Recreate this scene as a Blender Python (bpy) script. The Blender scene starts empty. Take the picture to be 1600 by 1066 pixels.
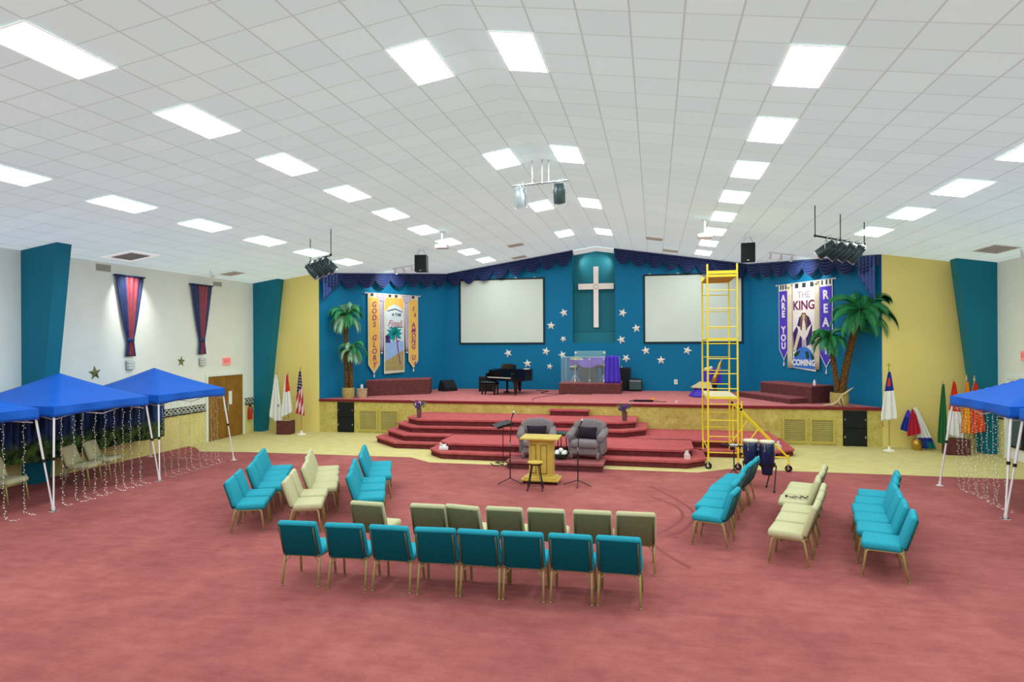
import bpy, bmesh, math, random
from mathutils import Vector, Matrix
random.seed(7)
C = bpy.context.scene.collection
PI = math.pi
sin, cos, tan = math.sin, math.cos, math.tan

# ---------------------------------------------------------------- measurements of the room (metres)
H_CAM = 3.31
XR = -2.4485            # ridge
HR = 7.36
SR, SLF = .1531, .1486  # slopes right / left
XL, XW = -14.64, 9.593  # side walls
YB, YS = 27.33, 21.59   # back wall, stage front
YN = -7.0               # room runs on behind the camera
RISE = .2032
ZS = 6 * RISE           # stage level
T = .6096               # ceiling tile
UR, UL, TY0 = .3895, .4338, 7.3021
NX0, NX1 = -3.42, -1.61 # cross niche
DL = ((-12.16, YS), (-9.15, YB))
DR = ((6.82, YS), (3.8, YB))

def cz(x):
    return HR - tan(SR) * (x - XR) if x > XR else HR - tan(SLF) * (XR - x)

# ---------------------------------------------------------------- materials
def lin(c):
    def f(v):
        v /= 255.
        return v / 12.92 if v <= .04045 else ((v + .055) / 1.055) ** 2.4
    return (f(c[0]), f(c[1]), f(c[2]), 1)

class NT:
    def __init__(s, name):
        s.m = bpy.data.materials.new(name)
        s.m.use_nodes = True
        s.t = s.m.node_tree
        s.b = s.t.nodes['Principled BSDF']
        s.c = None
    def n(s, typ, **kw):
        nd = s.t.nodes.new(typ)
        for k, v in kw.items():
            setattr(nd, k, v)
        return nd
    def l(s, a, b):
        s.t.links.new(a, b)
    def coord(s, out='Object'):
        if s.c is None:
            s.c = s.n('ShaderNodeTexCoord')
        return s.c.outputs[out]
    def math(s, op, a, b=None):
        nd = s.n('ShaderNodeMath', operation=op)
        for i, v in enumerate((a, b)):
            if v is None: continue
            if isinstance(v, (int, float)): nd.inputs[i].default_value = v
            else: s.l(v, nd.inputs[i])
        return nd.outputs[0]
    def noise(s, scale, detail=3, vec=None, rough=.6):
        nd = s.n('ShaderNodeTexNoise')
        nd.inputs['Scale'].default_value = scale
        nd.inputs['Detail'].default_value = detail
        nd.inputs['Roughness'].default_value = rough
        s.l(vec if vec is not None else s.coord(), nd.inputs['Vector'])
        return nd.outputs['Fac']
    def ramp(s, fac, stops):
        nd = s.n('ShaderNodeValToRGB')
        e = nd.color_ramp.elements
        while len(e) < len(stops): e.new(.5)
        for i, (p, c) in enumerate(stops):
            e[i].position = p; e[i].color = c
        s.l(fac, nd.inputs['Fac'])
        return nd.outputs['Color']
    def mix(s, fac, a, b):
        nd = s.n('ShaderNodeMix', data_type='RGBA')
        if isinstance(fac, (int, float)): nd.inputs[0].default_value = fac
        else: s.l(fac, nd.inputs[0])
        for i, v in ((6, a), (7, b)):
            if isinstance(v, tuple): nd.inputs[i].default_value = v
            else: s.l(v, nd.inputs[i])
        return nd.outputs[2]
    def bump(s, h, strength=.2, dist=.02):
        nd = s.n('ShaderNodeBump')
        nd.inputs['Strength'].default_value = strength
        nd.inputs['Distance'].default_value = dist
        s.l(h, nd.inputs['Height'])
        s.l(nd.outputs['Normal'], s.b.inputs['Normal'])
    def set(s, rough=.6, metal=0., spec=.3):
        s.b.inputs['Roughness'].default_value = rough
        s.b.inputs['Metallic'].default_value = metal
        s.b.inputs['Specular IOR Level'].default_value = spec

def mat(name, rgb, rough=.6, metal=0., spec=.3, var=.08, scale=9., bump=0., bscale=None, emit=0.):
    """Plain surface with a little procedural variation."""
    k = NT(name); k.set(rough, metal, spec)
    c = lin(rgb)
    lo = tuple(max(0, v * (1 - var)) for v in c[:3]) + (1,)
    hi = tuple(min(1, v * (1 + var)) for v in c[:3]) + (1,)
    f = k.noise(scale, 3)
    col = k.ramp(f, [(.3, lo), (.7, hi)])
    k.l(col, k.b.inputs['Base Color'])
    if bump:
        k.bump(k.noise(bscale or scale * 6, 2), bump, .01)
    if emit:
        k.l(col, k.b.inputs['Emission Color'])
        k.b.inputs['Emission Strength'].default_value = emit
    return k.m

M = {}
def defmats():
    # carpet of the hall
    k = NT('red_carpet'); k.set(.95, 0, .1)
    big = k.noise(.5, 6, rough=.65); mid = k.noise(3.2, 6, rough=.7); fine = k.noise(60, 2)
    mp = k.n('ShaderNodeMapping'); mp.inputs['Scale'].default_value = (1.2, 4.2, 1); k.l(k.coord(), mp.inputs['Vector'])
    streak = k.noise(1.7, 6, mp.outputs['Vector'], .7)
    a = k.math('ADD', k.math('MULTIPLY', big, .42), k.math('MULTIPLY', mid, .22))
    a = k.math('ADD', a, k.math('MULTIPLY', streak, .22))
    a = k.math('ADD', a, k.math('MULTIPLY', fine, .14))
    col = k.ramp(a, [(.38, lin((134, 74, 72))), (.5, lin((161, 91, 89))), (.62, lin((180, 108, 104)))])
    k.l(col, k.b.inputs['Base Color']); k.bump(fine, .35, .012); M['carpet'] = k.m
    M['track'] = mat('pressed_carpet', (140, 78, 77), .95, spec=.1, var=.15, scale=20)
    M['stage_carpet'] = mat('stage_carpet', (200, 120, 119), .95, spec=.1, var=.14, scale=5, bump=.3, bscale=70)
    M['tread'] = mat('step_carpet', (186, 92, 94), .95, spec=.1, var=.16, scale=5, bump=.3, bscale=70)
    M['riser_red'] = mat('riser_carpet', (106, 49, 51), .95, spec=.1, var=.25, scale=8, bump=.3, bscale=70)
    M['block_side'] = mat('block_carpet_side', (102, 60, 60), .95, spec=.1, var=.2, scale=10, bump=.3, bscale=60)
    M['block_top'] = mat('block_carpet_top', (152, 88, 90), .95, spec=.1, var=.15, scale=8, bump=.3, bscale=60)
    M['nosing'] = mat('dark_red_nosing', (120, 36, 42), .8, var=.1)
    M['tan'] = mat('tan_floor', (208, 197, 134), .9, spec=.12, var=.08, scale=3, bump=.15, bscale=60)
    M['mint'] = mat('pale_mint_paint', (232, 240, 230), .85, spec=.2, var=.03, scale=1.2)
    M['teal'] = mat('teal_paint', (0, 114, 157), .7, spec=.25, var=.06, scale=.6)
    M['niche'] = mat('niche_teal_paint', (24, 122, 138), .6, spec=.3, var=.05, scale=.8)
    M['coltl'] = mat('column_teal_paint', (0, 112, 136), .65, spec=.3, var=.05, scale=.8)
    M['yellow'] = mat('yellow_paint', (236, 220, 134), .8, spec=.2, var=.03, scale=.8)
    M['white'] = mat('white_paint', (240, 240, 236), .6, var=.02)
    M['bone'] = mat('white_painted_wood', (246, 240, 230), .55, var=.03)
    # yellow wainscot with upright grooves
    k = NT('wainscot'); k.set(.7, 0, .25)
    sep = k.n('ShaderNodeSeparateXYZ'); k.l(k.coord(), sep.inputs[0])
    fr = k.math('FRACT', k.math('DIVIDE', sep.outputs[1], .405))
    g = k.math('LESS_THAN', fr, .035)
    col = k.mix(g, k.ramp(k.noise(2, 3), [(.3, lin((212, 202, 126))), (.7, lin((226, 216, 140)))]), lin((186, 176, 104)))
    k.l(col, k.b.inputs['Base Color']); M['wainscot'] = k.m
    # wallpaper border: pale scrolls on black
    k = NT('border_paper'); k.set(.7, 0, .2)
    sep = k.n('ShaderNodeSeparateXYZ'); k.l(k.coord(), sep.inputs[0])
    ph = k.math('MULTIPLY', sep.outputs[1], 2 * PI / .36)
    zz = k.math('DIVIDE', k.math('SUBTRACT', sep.outputs[2], 1.19), .11)
    d1 = k.math('ABSOLUTE', k.math('SUBTRACT', zz, k.math('MULTIPLY', k.math('SINE', ph), .55)))
    d2 = k.math('ABSOLUTE', k.math('ADD', zz, k.math('MULTIPLY', k.math('SINE', ph), .55)))
    w = k.math('LESS_THAN', k.math('MINIMUM', d1, d2), .17)
    e = k.math('GREATER_THAN', k.math('ABSOLUTE', zz), .84)
    k.l(k.mix(k.math('MAXIMUM', w, e), lin((52, 58, 58)), lin((206, 208, 196))), k.b.inputs['Base Color']); M['border'] = k.m
    # ceiling tiles in a grid
    k = NT('ceiling_tiles'); k.set(.9, 0, .15)
    uv = k.n('ShaderNodeUVMap', uv_map='tiles'); sep = k.n('ShaderNodeSeparateXYZ'); k.l(uv.outputs[0], sep.inputs[0])
    def gl(o, wd):
        f = k.math('FRACT', o); return k.math('GREATER_THAN', k.math('ABSOLUTE', k.math('SUBTRACT', f, .5)), .5 - wd)
    g = k.math('MAXIMUM', gl(sep.outputs[0], .02), gl(sep.outputs[1], .014))
    f1 = k.n('ShaderNodeVectorMath', operation='FLOOR'); k.l(uv.outputs[0], f1.inputs[0])
    wn = k.n('ShaderNodeTexWhiteNoise', noise_dimensions='2D'); k.l(f1.outputs[0], wn.inputs['Vector'])
    tile = k.ramp(wn.outputs['Value'], [(0, lin((229, 232, 232))), (1, lin((236, 238, 238)))])
    tile = k.mix(k.math('MULTIPLY', k.noise(90, 2), .14), tile, lin((198, 201, 201)))
    tc = k.mix(g, tile, lin((204, 204, 201)))
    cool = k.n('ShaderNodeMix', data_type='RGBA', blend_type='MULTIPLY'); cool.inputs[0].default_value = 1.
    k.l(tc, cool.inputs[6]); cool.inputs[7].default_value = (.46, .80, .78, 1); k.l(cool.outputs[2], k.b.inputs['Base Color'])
    k.l(tc, k.b.inputs['Emission Color']); k.b.inputs['Emission Strength'].default_value = CEIL_GLOW  # added glow: the tiles act as even fill light for the hall
    k.bump(g, .3, .01); M['ceiling'] = k.m
    # mottled olive panelling of the stage front
    k = NT('stage_fascia'); k.set(.6, 0, .3)
    f = k.math('ADD', k.math('MULTIPLY', k.noise(3.5, 6, rough=.75), .6), k.math('MULTIPLY', k.noise(22, 4), .4))
    k.l(k.ramp(f, [(.36, lin((166, 152, 70))), (.5, lin((198, 184, 98))), (.62, lin((216, 204, 122)))]), k.b.inputs['Base Color']); M['fascia'] = k.m
    M['fascia_trim'] = mat('fascia_trim', (196, 180, 88), .6, var=.08, scale=6)
    M['louver'] = mat('louver_slats', (178, 170, 112), .6, var=.06)
    # light panels
    k = NT('light_diffuser'); k.b.inputs['Base Color'].default_value = (.9, .9, .9, 1)
    k.b.inputs['Emission Color'].default_value = (.93, 1, .99, 1); k.b.inputs['Emission Strength'].default_value = LIGHT; M['glow'] = k.m
    M['self_lit_white'] = mat('self_lit_trim', (228, 228, 226), .5, var=.02, emit=.5)  # white trim with added glow: lamp frames, niche soffit, vent surround
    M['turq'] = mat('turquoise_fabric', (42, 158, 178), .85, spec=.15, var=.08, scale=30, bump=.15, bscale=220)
    M['turq_back'] = mat('dark_teal_fabric', (0, 88, 102), .85, spec=.15, var=.08, scale=30, bump=.15, bscale=220)  # darkness is part real fabric, part shading put into the colour
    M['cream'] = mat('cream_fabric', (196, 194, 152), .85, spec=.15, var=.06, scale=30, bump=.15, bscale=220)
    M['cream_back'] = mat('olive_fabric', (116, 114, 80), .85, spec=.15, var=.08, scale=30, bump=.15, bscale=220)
    M['dark_gold'] = mat('dark_bronze_tube', (98, 90, 62), .45, .1, .4, var=.05)
    M['gold_leg'] = mat('beige_gold_tube', (172, 158, 100), .45, .1, .5, var=.05)
    M['canopy'] = mat('blue_polyester', (4, 96, 206), .5, spec=.35, var=.06, scale=3, bump=.1, bscale=14)
    M['pole_white'] = mat('white_enamel', (232, 234, 236), .35, spec=.5, var=.02)
    M['black'] = mat('black_plastic', (22, 24, 25), .5, spec=.4, var=.2)
    M['piano'] = mat('black_lacquer', (10, 11, 12), .12, spec=.6, var=.1)
    M['grille'] = mat('speaker_grille', (24, 30, 30), .8, var=.3, scale=60)
    M['amp'] = mat('amplifier_cloth', (70, 92, 92), .8, var=.15, scale=40)
    M['dark'] = mat('dark_cabinet', (16, 24, 27), .5, var=.2)
    M['chrome'] = mat('chrome', (205, 210, 212), .2, .9, .5, var=.03)
    M['grey'] = mat('grey_metal', (150, 160, 162), .4, .5, .5, var=.08)
    M['lampdark'] = mat('stage_lamp_can', (40, 58, 58), .35, .3, .5, var=.15)
    M['scaf'] = mat('yellow_enamel', (246, 224, 40), .35, spec=.5, var=.05)
    M['ply'] = mat('pale_plywood', (226, 218, 186), .7, var=.05, scale=5)
    M['ply_dark'] = mat('amber_plywood', (196, 150, 26), .6, var=.06, scale=5)
    M['rubber'] = mat('black_rubber', (18, 18, 19), .8, var=.2)
    M['navy'] = mat('navy_satin', (32, 50, 98), .5, spec=.4, var=.15, scale=6)
    M['navy_blue'] = mat('blue_satin', (56, 84, 152), .5, spec=.4, var=.15, scale=6)
    M['plum'] = mat('plum_red_satin', (142, 60, 74), .5, spec=.4, var=.15, scale=6)
    M['screen'] = mat('screen_fabric', (214, 229, 216), .8, var=.02, scale=1)
    M['screen_frame'] = mat('screen_border', (18, 40, 44), .6, var=.1)
    M['oak'] = mat('honey_oak', (140, 98, 30), .5, spec=.4, var=.2, scale=3)
    M['lectern'] = mat('yellow_varnished_wood', (206, 180, 82), .4, spec=.45, var=.12, scale=5)
    M['velvet'] = mat('mauve_grey_velvet', (128, 119, 122), .9, spec=.15, var=.12, scale=12, bump=.1, bscale=120)
    M['velvet_dark'] = mat('dark_purple_velvet', (40, 28, 42), .85, spec=.2, var=.2, scale=14)
    M['green_table'] = mat('dark_green_glass', (36, 74, 68), .25, spec=.6, var=.08)
    M['green_bowl'] = mat('dark_green_glaze', (22, 58, 44), .25, spec=.6, var=.1)
    M['eggwhite'] = mat('white_foam', (236, 238, 236), .8, var=.03)
    M['conga'] = mat('cobalt_blue_shell', (6, 32, 76), .25, spec=.55, var=.25, scale=5)
    M['skin'] = mat('drum_skin', (216, 212, 180), .7, var=.05)
    M['leaf'] = mat('palm_green', (44, 138, 78), .55, spec=.4, var=.35, scale=3)
    M['leaf_lit'] = mat('palm_lit_green', (150, 200, 158), .55, spec=.4, var=.35, scale=3)  # paler green paints in the light on the left palm's fronds
    k = NT('palm_bark'); k.set(.9, 0, .1)
    vo = k.n('ShaderNodeTexVoronoi'); vo.inputs['Scale'].default_value = 22; k.l(k.coord(), vo.inputs['Vector'])
    k.l(k.ramp(vo.outputs['Distance'], [(.05, lin((150, 118, 62))), (.5, lin((92, 64, 34)))]), k.b.inputs['Base Color']); k.bump(vo.outputs['Distance'], .6, .02); M['bark'] = k.m
    M['basket'] = mat('woven_straw', (176, 158, 92), .85, var=.25, scale=26, bump=.5, bscale=60)
    M['stone'] = mat('stone_planter', (188, 166, 130), .85, var=.2, scale=9)
    M['drift'] = mat('driftwood', (196, 180, 138), .8, var=.15)
    M['purple'] = mat('royal_purple_cloth', (84, 64, 200), .65, spec=.25, var=.12, scale=5)
    M['purple_light'] = mat('lavender_cloth', (126, 112, 214), .65, spec=.25, var=.12, scale=5)
    M['gold_panel'] = mat('gold_cloth', (236, 192, 92), .7, var=.07, scale=4)
    M['cloth_white'] = mat('white_cloth', (236, 234, 230), .8, var=.04, scale=6)
    M['cloth_cream'] = mat('cream_cloth', (222, 214, 186), .8, var=.06, scale=6)
    M['cloth_grey'] = mat('lilac_grey_satin', (186, 182, 198), .6, var=.08, scale=6)
    M['cloth_tan'] = mat('tan_cloth', (196, 180, 140), .8, var=.1, scale=6)
    M['ink_mag'] = mat('magenta_ink', (150, 56, 130), .7); M['ink_plum'] = mat('plum_ink', (112, 24, 88), .7)
    M['ink_dark'] = mat('dark_ink', (44, 62, 66), .7); M['ink_red'] = mat('red_ink', (186, 84, 88), .7)
    M['ink_white'] = mat('white_ink', (240, 240, 244), .7)
    M['sky_cloth'] = mat('pale_blue_cloth', (150, 188, 232), .75); M['ice'] = mat('ice_blue_cloth', (206, 226, 232), .75)
    M['sand'] = mat('olive_sand_cloth', (170, 154, 98), .75, var=.12, scale=8); M['jade'] = mat('jade_cloth', (14, 150, 150), .75, var=.12)
    M['globe'] = mat('ocean_blue_cloth', (62, 126, 214), .75); M['land'] = mat('forest_green_cloth', (22, 74, 52), .75)
    M['robe'] = mat('dark_violet_cloth', (66, 34, 112), .75); M['hair'] = mat('brown_hair_cloth', (122, 92, 70), .8)
    M['sunray'] = mat('orange_cloth', (246, 176, 96), .7)
    M['star'] = mat('white_star', (244, 236, 218), .6, var=.05); M['star_gold'] = mat('bronze_star', (110, 112, 60), .5, .3, .5, var=.1)
    M['brass'] = mat('brass', (192, 156, 70), .3, .8, .5, var=.06)
    M['f_red'] = mat('flag_red', (214, 58, 30), .8, var=.08); M['f_crimson'] = mat('flag_crimson', (176, 30, 50), .8, var=.08)
    M['f_blue'] = mat('flag_blue', (28, 52, 150), .8, var=.1); M['f_navy'] = mat('flag_navy', (26, 32, 84), .8, var=.1)
    M['f_green'] = mat('flag_green', (46, 112, 66), .8, var=.1); M['f_amber'] = mat('flag_amber', (240, 170, 24), .8, var=.08)
    M['f_orange'] = mat('flag_orange', (226, 84, 36), .8, var=.08); M['f_teal'] = mat('flag_teal', (12, 110, 124), .8, var=.1)
    M['f_white'] = mat('flag_white', (232, 234, 232), .8, var=.04); M['f_pink'] = mat('flag_pink', (236, 206, 206), .8, var=.04)
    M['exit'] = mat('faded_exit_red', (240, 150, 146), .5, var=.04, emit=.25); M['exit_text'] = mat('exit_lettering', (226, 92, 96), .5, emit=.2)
    M['red_paint'] = mat('red_enamel', (190, 36, 30), .35, spec=.5); M['vent'] = mat('vent_metal', (190, 188, 176), .5, var=.06, emit=.25)  # vent metal has added glow, lifting faces the lamps barely reach
    M['vent_dark'] = mat('vent_shadow', (132, 132, 124), .7, emit=.2); M['plate'] = mat('ivory_plate', (238, 236, 226), .5, var=.02)  # the dark vent grey also glows a little of its own
    M['petal'] = mat('violet_petals', (110, 52, 150), .7, var=.3, scale=30); M['petal_pale'] = mat('lilac_petals', (206, 176, 214), .7, var=.2, scale=30)
    M['stem'] = mat('green_stems', (62, 104, 58), .7, var=.3, scale=20); M['pot_bronze'] = mat('mauve_bronze_vase', (112, 92, 88), .35, .3, .5)
    M['wire'] = mat('clear_wire', (176, 182, 168), .4, var=.05)
    k = NT('fairy_bulb'); k.b.inputs['Base Color'].default_value = (.9, .88, .8, 1); k.b.inputs['Emission Color'].default_value = (1, .95, .85, 1)
    k.b.inputs['Emission Strength'].default_value = .75; M['bulb'] = k.m
    # forest print backdrop
    k = NT('forest_backdrop'); k.set(.8, 0, .15)
    sep = k.n('ShaderNodeSeparateXYZ'); k.l(k.coord(), sep.inputs[0])
    mp = k.n('ShaderNodeMapping'); mp.inputs['Scale'].default_value = (1, 5.5, .5); k.l(k.coord(), mp.inputs['Vector'])
    up = k.ramp(k.noise(1.6, 5, mp.outputs['Vector']), [(.38, lin((14, 22, 36))), (.52, lin((36, 64, 122))), (.7, lin((80, 116, 168)))])
    low = k.ramp(k.noise(5, 5), [(.4, lin((18, 32, 22))), (.62, lin((86, 116, 56)))])
    zf = k.math('ADD', k.math('MULTIPLY', k.math('SUBTRACT', sep.outputs[2], .95), 4.), k.math('MULTIPLY', k.math('SUBTRACT', k.noise(2.5, 3), .5), 1.6))
    cl = k.n('ShaderNodeClamp'); k.l(zf, cl.inputs[0])
    col = k.mix(cl.outputs[0], low, up)
    vo = k.n('ShaderNodeTexVoronoi'); vo.inputs['Scale'].default_value = 7; k.l(k.coord(), vo.inputs['Vector'])
    dots = k.math('MULTIPLY', k.math('LESS_THAN', vo.outputs['Distance'], .1), k.math('SUBTRACT', 1., cl.outputs[0]))
    k.l(k.mix(dots, col, lin((190, 200, 130))), k.b.inputs['Base Color']); M['forest'] = k.m
    # clear acrylic
    k = NT('clear_acrylic'); k.set(.03, 0, .5)
    k.b.inputs['Base Color'].default_value = (.86, .97, .97, 1); k.b.inputs['Alpha'].default_value = .12; M['acrylic'] = k.m
    k = NT('acrylic_edge'); k.set(.2, 0, .5); k.b.inputs['Base Color'].default_value = lin((190, 226, 228)); M['acrylic_edge'] = k.m
    k = NT('frosted_acrylic'); k.set(.2, 0, .5)
    k.b.inputs['Base Color'].default_value = lin((150, 200, 204)); k.b.inputs['Alpha'].default_value = .5; M['acrylic_haze'] = k.m
    k = NT('sconce_glass'); k.set(.3, 0, .5); k.b.inputs['Base Color'].default_value = lin((206, 216, 210)); M['sconce'] = k.m
    M['drum'] = mat('grey_green_drum_head', (96, 112, 92), .5, var=.1); M['cymbal'] = mat('pale_brass_cymbal', (206, 200, 140), .35, .5, .5)

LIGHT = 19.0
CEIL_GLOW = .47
defmats()

# ---------------------------------------------------------------- mesh building
class MB:
    def __init__(s, uv=None):
        s.bm = bmesh.new(); s.mi = 0
    def _f(s, vs):
        try:
            f = s.bm.faces.new(vs); f.material_index = s.mi; return f
        except ValueError:
            return None
    def quad(s, *ps):
        return s._f([s.bm.verts.new(p) for p in ps])
    def box(s, lo, hi, M4=None, bev=0, seg=2):
        x0, y0, z0 = lo; x1, y1, z1 = hi
        ps = [Vector(p) for p in ((x0,y0,z0),(x1,y0,z0),(x1,y1,z0),(x0,y1,z0),(x0,y0,z1),(x1,y0,z1),(x1,y1,z1),(x0,y1,z1))]
        if M4: ps = [M4 @ p for p in ps]
        v = [s.bm.verts.new(p) for p in ps]
        fs = [s._f([v[i] for i in q]) for q in ((0,3,2,1),(4,5,6,7),(0,1,5,4),(1,2,6,5),(2,3,7,6),(3,0,4,7))]
        if bev:
            es = list({e for f in fs for e in f.edges})
            r = bmesh.ops.bevel(s.bm, geom=es, offset=bev, segments=seg, affect='EDGES', profile=.5)
            for f in r['faces']: f.material_index = s.mi
        return s
    def prism(s, poly, z0, z1, M4=None):
        """polygon (x,y) counter-clockwise, extruded in z"""
        a = [Vector((p[0], p[1], z0)) for p in poly]; b = [Vector((p[0], p[1], z1)) for p in poly]
        if M4: a = [M4 @ p for p in a]; b = [M4 @ p for p in b]
        va = [s.bm.verts.new(p) for p in a]; vb = [s.bm.verts.new(p) for p in b]
        s._f(va[::-1]); s._f(vb)
        n = len(poly)
        for i in range(n): s._f([va[i], va[(i+1) % n], vb[(i+1) % n], vb[i]])
        return s
    def ring(s, c, ax, r, n, ref=None, sx=1., sy=1.):
        ax = Vector(ax).normalized()
        ref = Vector(ref) if ref else (Vector((0,0,1)) if abs(ax.z) < .9 else Vector((1,0,0)))
        u = ax.cross(ref).normalized(); w = ax.cross(u)
        return [s.bm.verts.new(Vector(c) + u*(r*sx*cos(2*PI*i/n)) + w*(r*sy*sin(2*PI*i/n))) for i in range(n)]
    def loft(s, rings, cap=True, close=True):
        n = len(rings[0])
        for a, b in zip(rings, rings[1:]):
            for i in range(n if close else n-1): s._f([a[i], a[(i+1) % n], b[(i+1) % n], b[i]])
        if cap: s._f(rings[0][::-1]); s._f(rings[-1])
        return s
    def tube(s, pts, r, n=8, cap=True):
        pts = [Vector(p) for p in pts]; rs = r if isinstance(r, (list, tuple)) else [r]*len(pts)
        rings = []; ref = None
        for i, p in enumerate(pts):
            d = (pts[min(i+1, len(pts)-1)] - pts[max(i-1, 0)]).normalized()
            if ref is None:
                ref = Vector((0,0,1)) if abs(d.z) < .9 else Vector((1,0,0))
            u = d.cross(ref).normalized(); w = d.cross(u).normalized(); ref = u.cross(d).normalized()
            rings.append([s.bm.verts.new(p + u*(rs[i]*cos(2*PI*k/n)) + w*(rs[i]*sin(2*PI*k/n))) for k in range(n)])
        return s.loft(rings, cap)
    def lathe(s, prof, c=(0,0,0), n=24, M4=None):
        rings = []
        for r, z in prof:
            ps = [Vector((c[0]+r*cos(2*PI*i/n), c[1]+r*sin(2*PI*i/n), c[2]+z)) for i in range(n)]
            if M4: ps = [M4 @ p for p in ps]
            rings.append([s.bm.verts.new(p) for p in ps])
        return s.loft(rings)
    def ball(s, c, r, seg=8, sc=(1,1,1)):
        g = bmesh.ops.create_uvsphere(s.bm, u_segments=seg, v_segments=max(4, seg*2//3), radius=r, matrix=Matrix.Translation(c) @ Matrix.Diagonal((*sc, 1)))
        for f in {f for v in g['verts'] for f in v.link_faces}: f.material_index = s.mi
        return s
    def grid(s, fn, nu, nv, mi=None):
        vs = [[s.bm.verts.new(fn(i/nu, j/nv)) for i in range(nu+1)] for j in range(nv+1)]
        for j in range(nv):
            for i in range(nu):
                f = s._f([vs[j][i], vs[j][i+1], vs[j+1][i+1], vs[j+1][i]])
                if f and mi: f.material_index = mi((i+.5)/nu, (j+.5)/nv)
        return s
    def build(s, name, mats, parent=None, smooth=False, angle=None, solid=0, sub=0):
        bmesh.ops.recalc_face_normals(s.bm, faces=s.bm.faces[:]) if not solid else None
        me = bpy.data.meshes.new(name); s.bm.to_mesh(me); s.bm.free()
        for m in (mats if isinstance(mats, (list, tuple)) else [mats]): me.materials.append(M[m] if isinstance(m, str) else m)
        if smooth or angle:
            for p in me.polygons: p.use_smooth = True
            if angle:
                me.set_sharp_from_angle(angle=math.radians(angle))
        o = bpy.data.objects.new(name, me); C.objects.link(o)
        if parent: o.parent = parent
        if solid:
            md = o.modifiers.new('thickness', 'SOLIDIFY'); md.thickness = solid; md.offset = 0
        if sub:
            md = o.modifiers.new('soften', 'SUBSURF'); md.levels = sub; md.render_levels = sub
        return o

def thing(name, label, cat, loc=(0,0,0), rz=0, group=None):
    o = bpy.data.objects.new(name, None); C.objects.link(o); o.empty_display_size = .1
    o.location = loc; o.rotation_euler = (0, 0, rz)
    o['label'] = label; o['category'] = cat
    if group: o['group'] = group
    return o
def tag(o, label, cat, group=None, kind=None):
    o['label'] = label; o['category'] = cat
    if group: o['group'] = group
    if kind: o['kind'] = kind
    return o
def struct(o, label=None, cat=None):
    o['kind'] = 'structure'
    if label: o['label'] = label
    if cat: o['category'] = cat
    return o
def dup(root, loc, rz=None, label=None, group=None, rot=None):
    r = root.copy(); C.objects.link(r); r.location = loc
    if rot is not None: r.rotation_euler = rot
    elif rz is not None: r.rotation_euler = (0, 0, rz)
    if label: r['label'] = label
    if group: r['group'] = group
    for ch in list(root.children):
        c = ch.copy(); C.objects.link(c); c.parent = r
        for g in ch.children:
            d = g.copy(); C.objects.link(d); d.parent = c
    return r
ORD = ['first', 'second', 'third', 'fourth', 'fifth', 'sixth', 'seventh', 'eighth', 'ninth', 'tenth', 'eleventh', 'twelfth']

def text(name, body, size, mtl, parent, M4, ext=.004, bold=0., shear=0., line=1., align='CENTER'):
    cu = bpy.data.curves.new(name, 'FONT'); cu.body = body; cu.size = size; cu.extrude = ext; cu.offset = bold; cu.shear = shear
    cu.align_x = align; cu.align_y = 'CENTER'; cu.space_line = line; cu.resolution_u = 3
    tmp = bpy.data.objects.new(name, cu); C.objects.link(tmp)
    me = bpy.data.meshes.new_from_object(tmp); bpy.data.objects.remove(tmp); bpy.data.curves.remove(cu)
    me.name = name; me.transform(M4); me.materials.clear(); me.materials.append(M[mtl])
    o = bpy.data.objects.new(name, me); C.objects.link(o); o.parent = parent
    return o

def frame(o, ex, ey, ez):
    """matrix with the given axes and origin"""
    m = Matrix.Identity(4)
    for i, e in enumerate((ex, ey, ez)):
        e = Vector(e)
        for k in range(3): m[k][i] = e[k]
    for k in range(3): m[k][3] = o[k]
    return m

# ================================================================ THE ROOM
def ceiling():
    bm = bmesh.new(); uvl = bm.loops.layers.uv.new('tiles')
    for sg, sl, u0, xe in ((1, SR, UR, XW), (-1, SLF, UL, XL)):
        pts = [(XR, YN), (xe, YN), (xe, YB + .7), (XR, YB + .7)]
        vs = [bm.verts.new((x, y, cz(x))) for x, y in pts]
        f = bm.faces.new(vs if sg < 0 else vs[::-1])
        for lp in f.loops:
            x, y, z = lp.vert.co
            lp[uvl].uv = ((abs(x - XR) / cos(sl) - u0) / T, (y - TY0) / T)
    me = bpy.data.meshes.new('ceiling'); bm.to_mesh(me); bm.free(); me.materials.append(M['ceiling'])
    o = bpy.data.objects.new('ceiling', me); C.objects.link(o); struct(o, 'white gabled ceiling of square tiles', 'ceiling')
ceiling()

def poly_wall(name, pts, m, kind=True, label=None):
    b = MB(); b._f([b.bm.verts.new(p) for p in pts]); o = b.build(name, m)
    if kind: struct(o, label)
    return o

b = MB(); b.quad((XL, YN, 0), (XW, YN, 0), (XW, YS, 0), (XL, YS, 0)); struct(b.build('floor', 'carpet'), 'dusty red carpet of the hall', 'floor')
# the tan strip in front of the stage, with its angled outline
b = MB(); b.prism([(XL, 17.75), (-14.25, 17.6), (-13.55, 16.95), (-12.0, 17.15), (-6.85, 17.25), (-6.05, 16.62), (1.05, 16.62), (1.85, 17.25), (XW, 17.25), (XW, YS), (XL, YS)], 0, .006)
struct(b.build('floor_trim', 'tan'), 'tan floor strip around the stage steps', 'floor')

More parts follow.
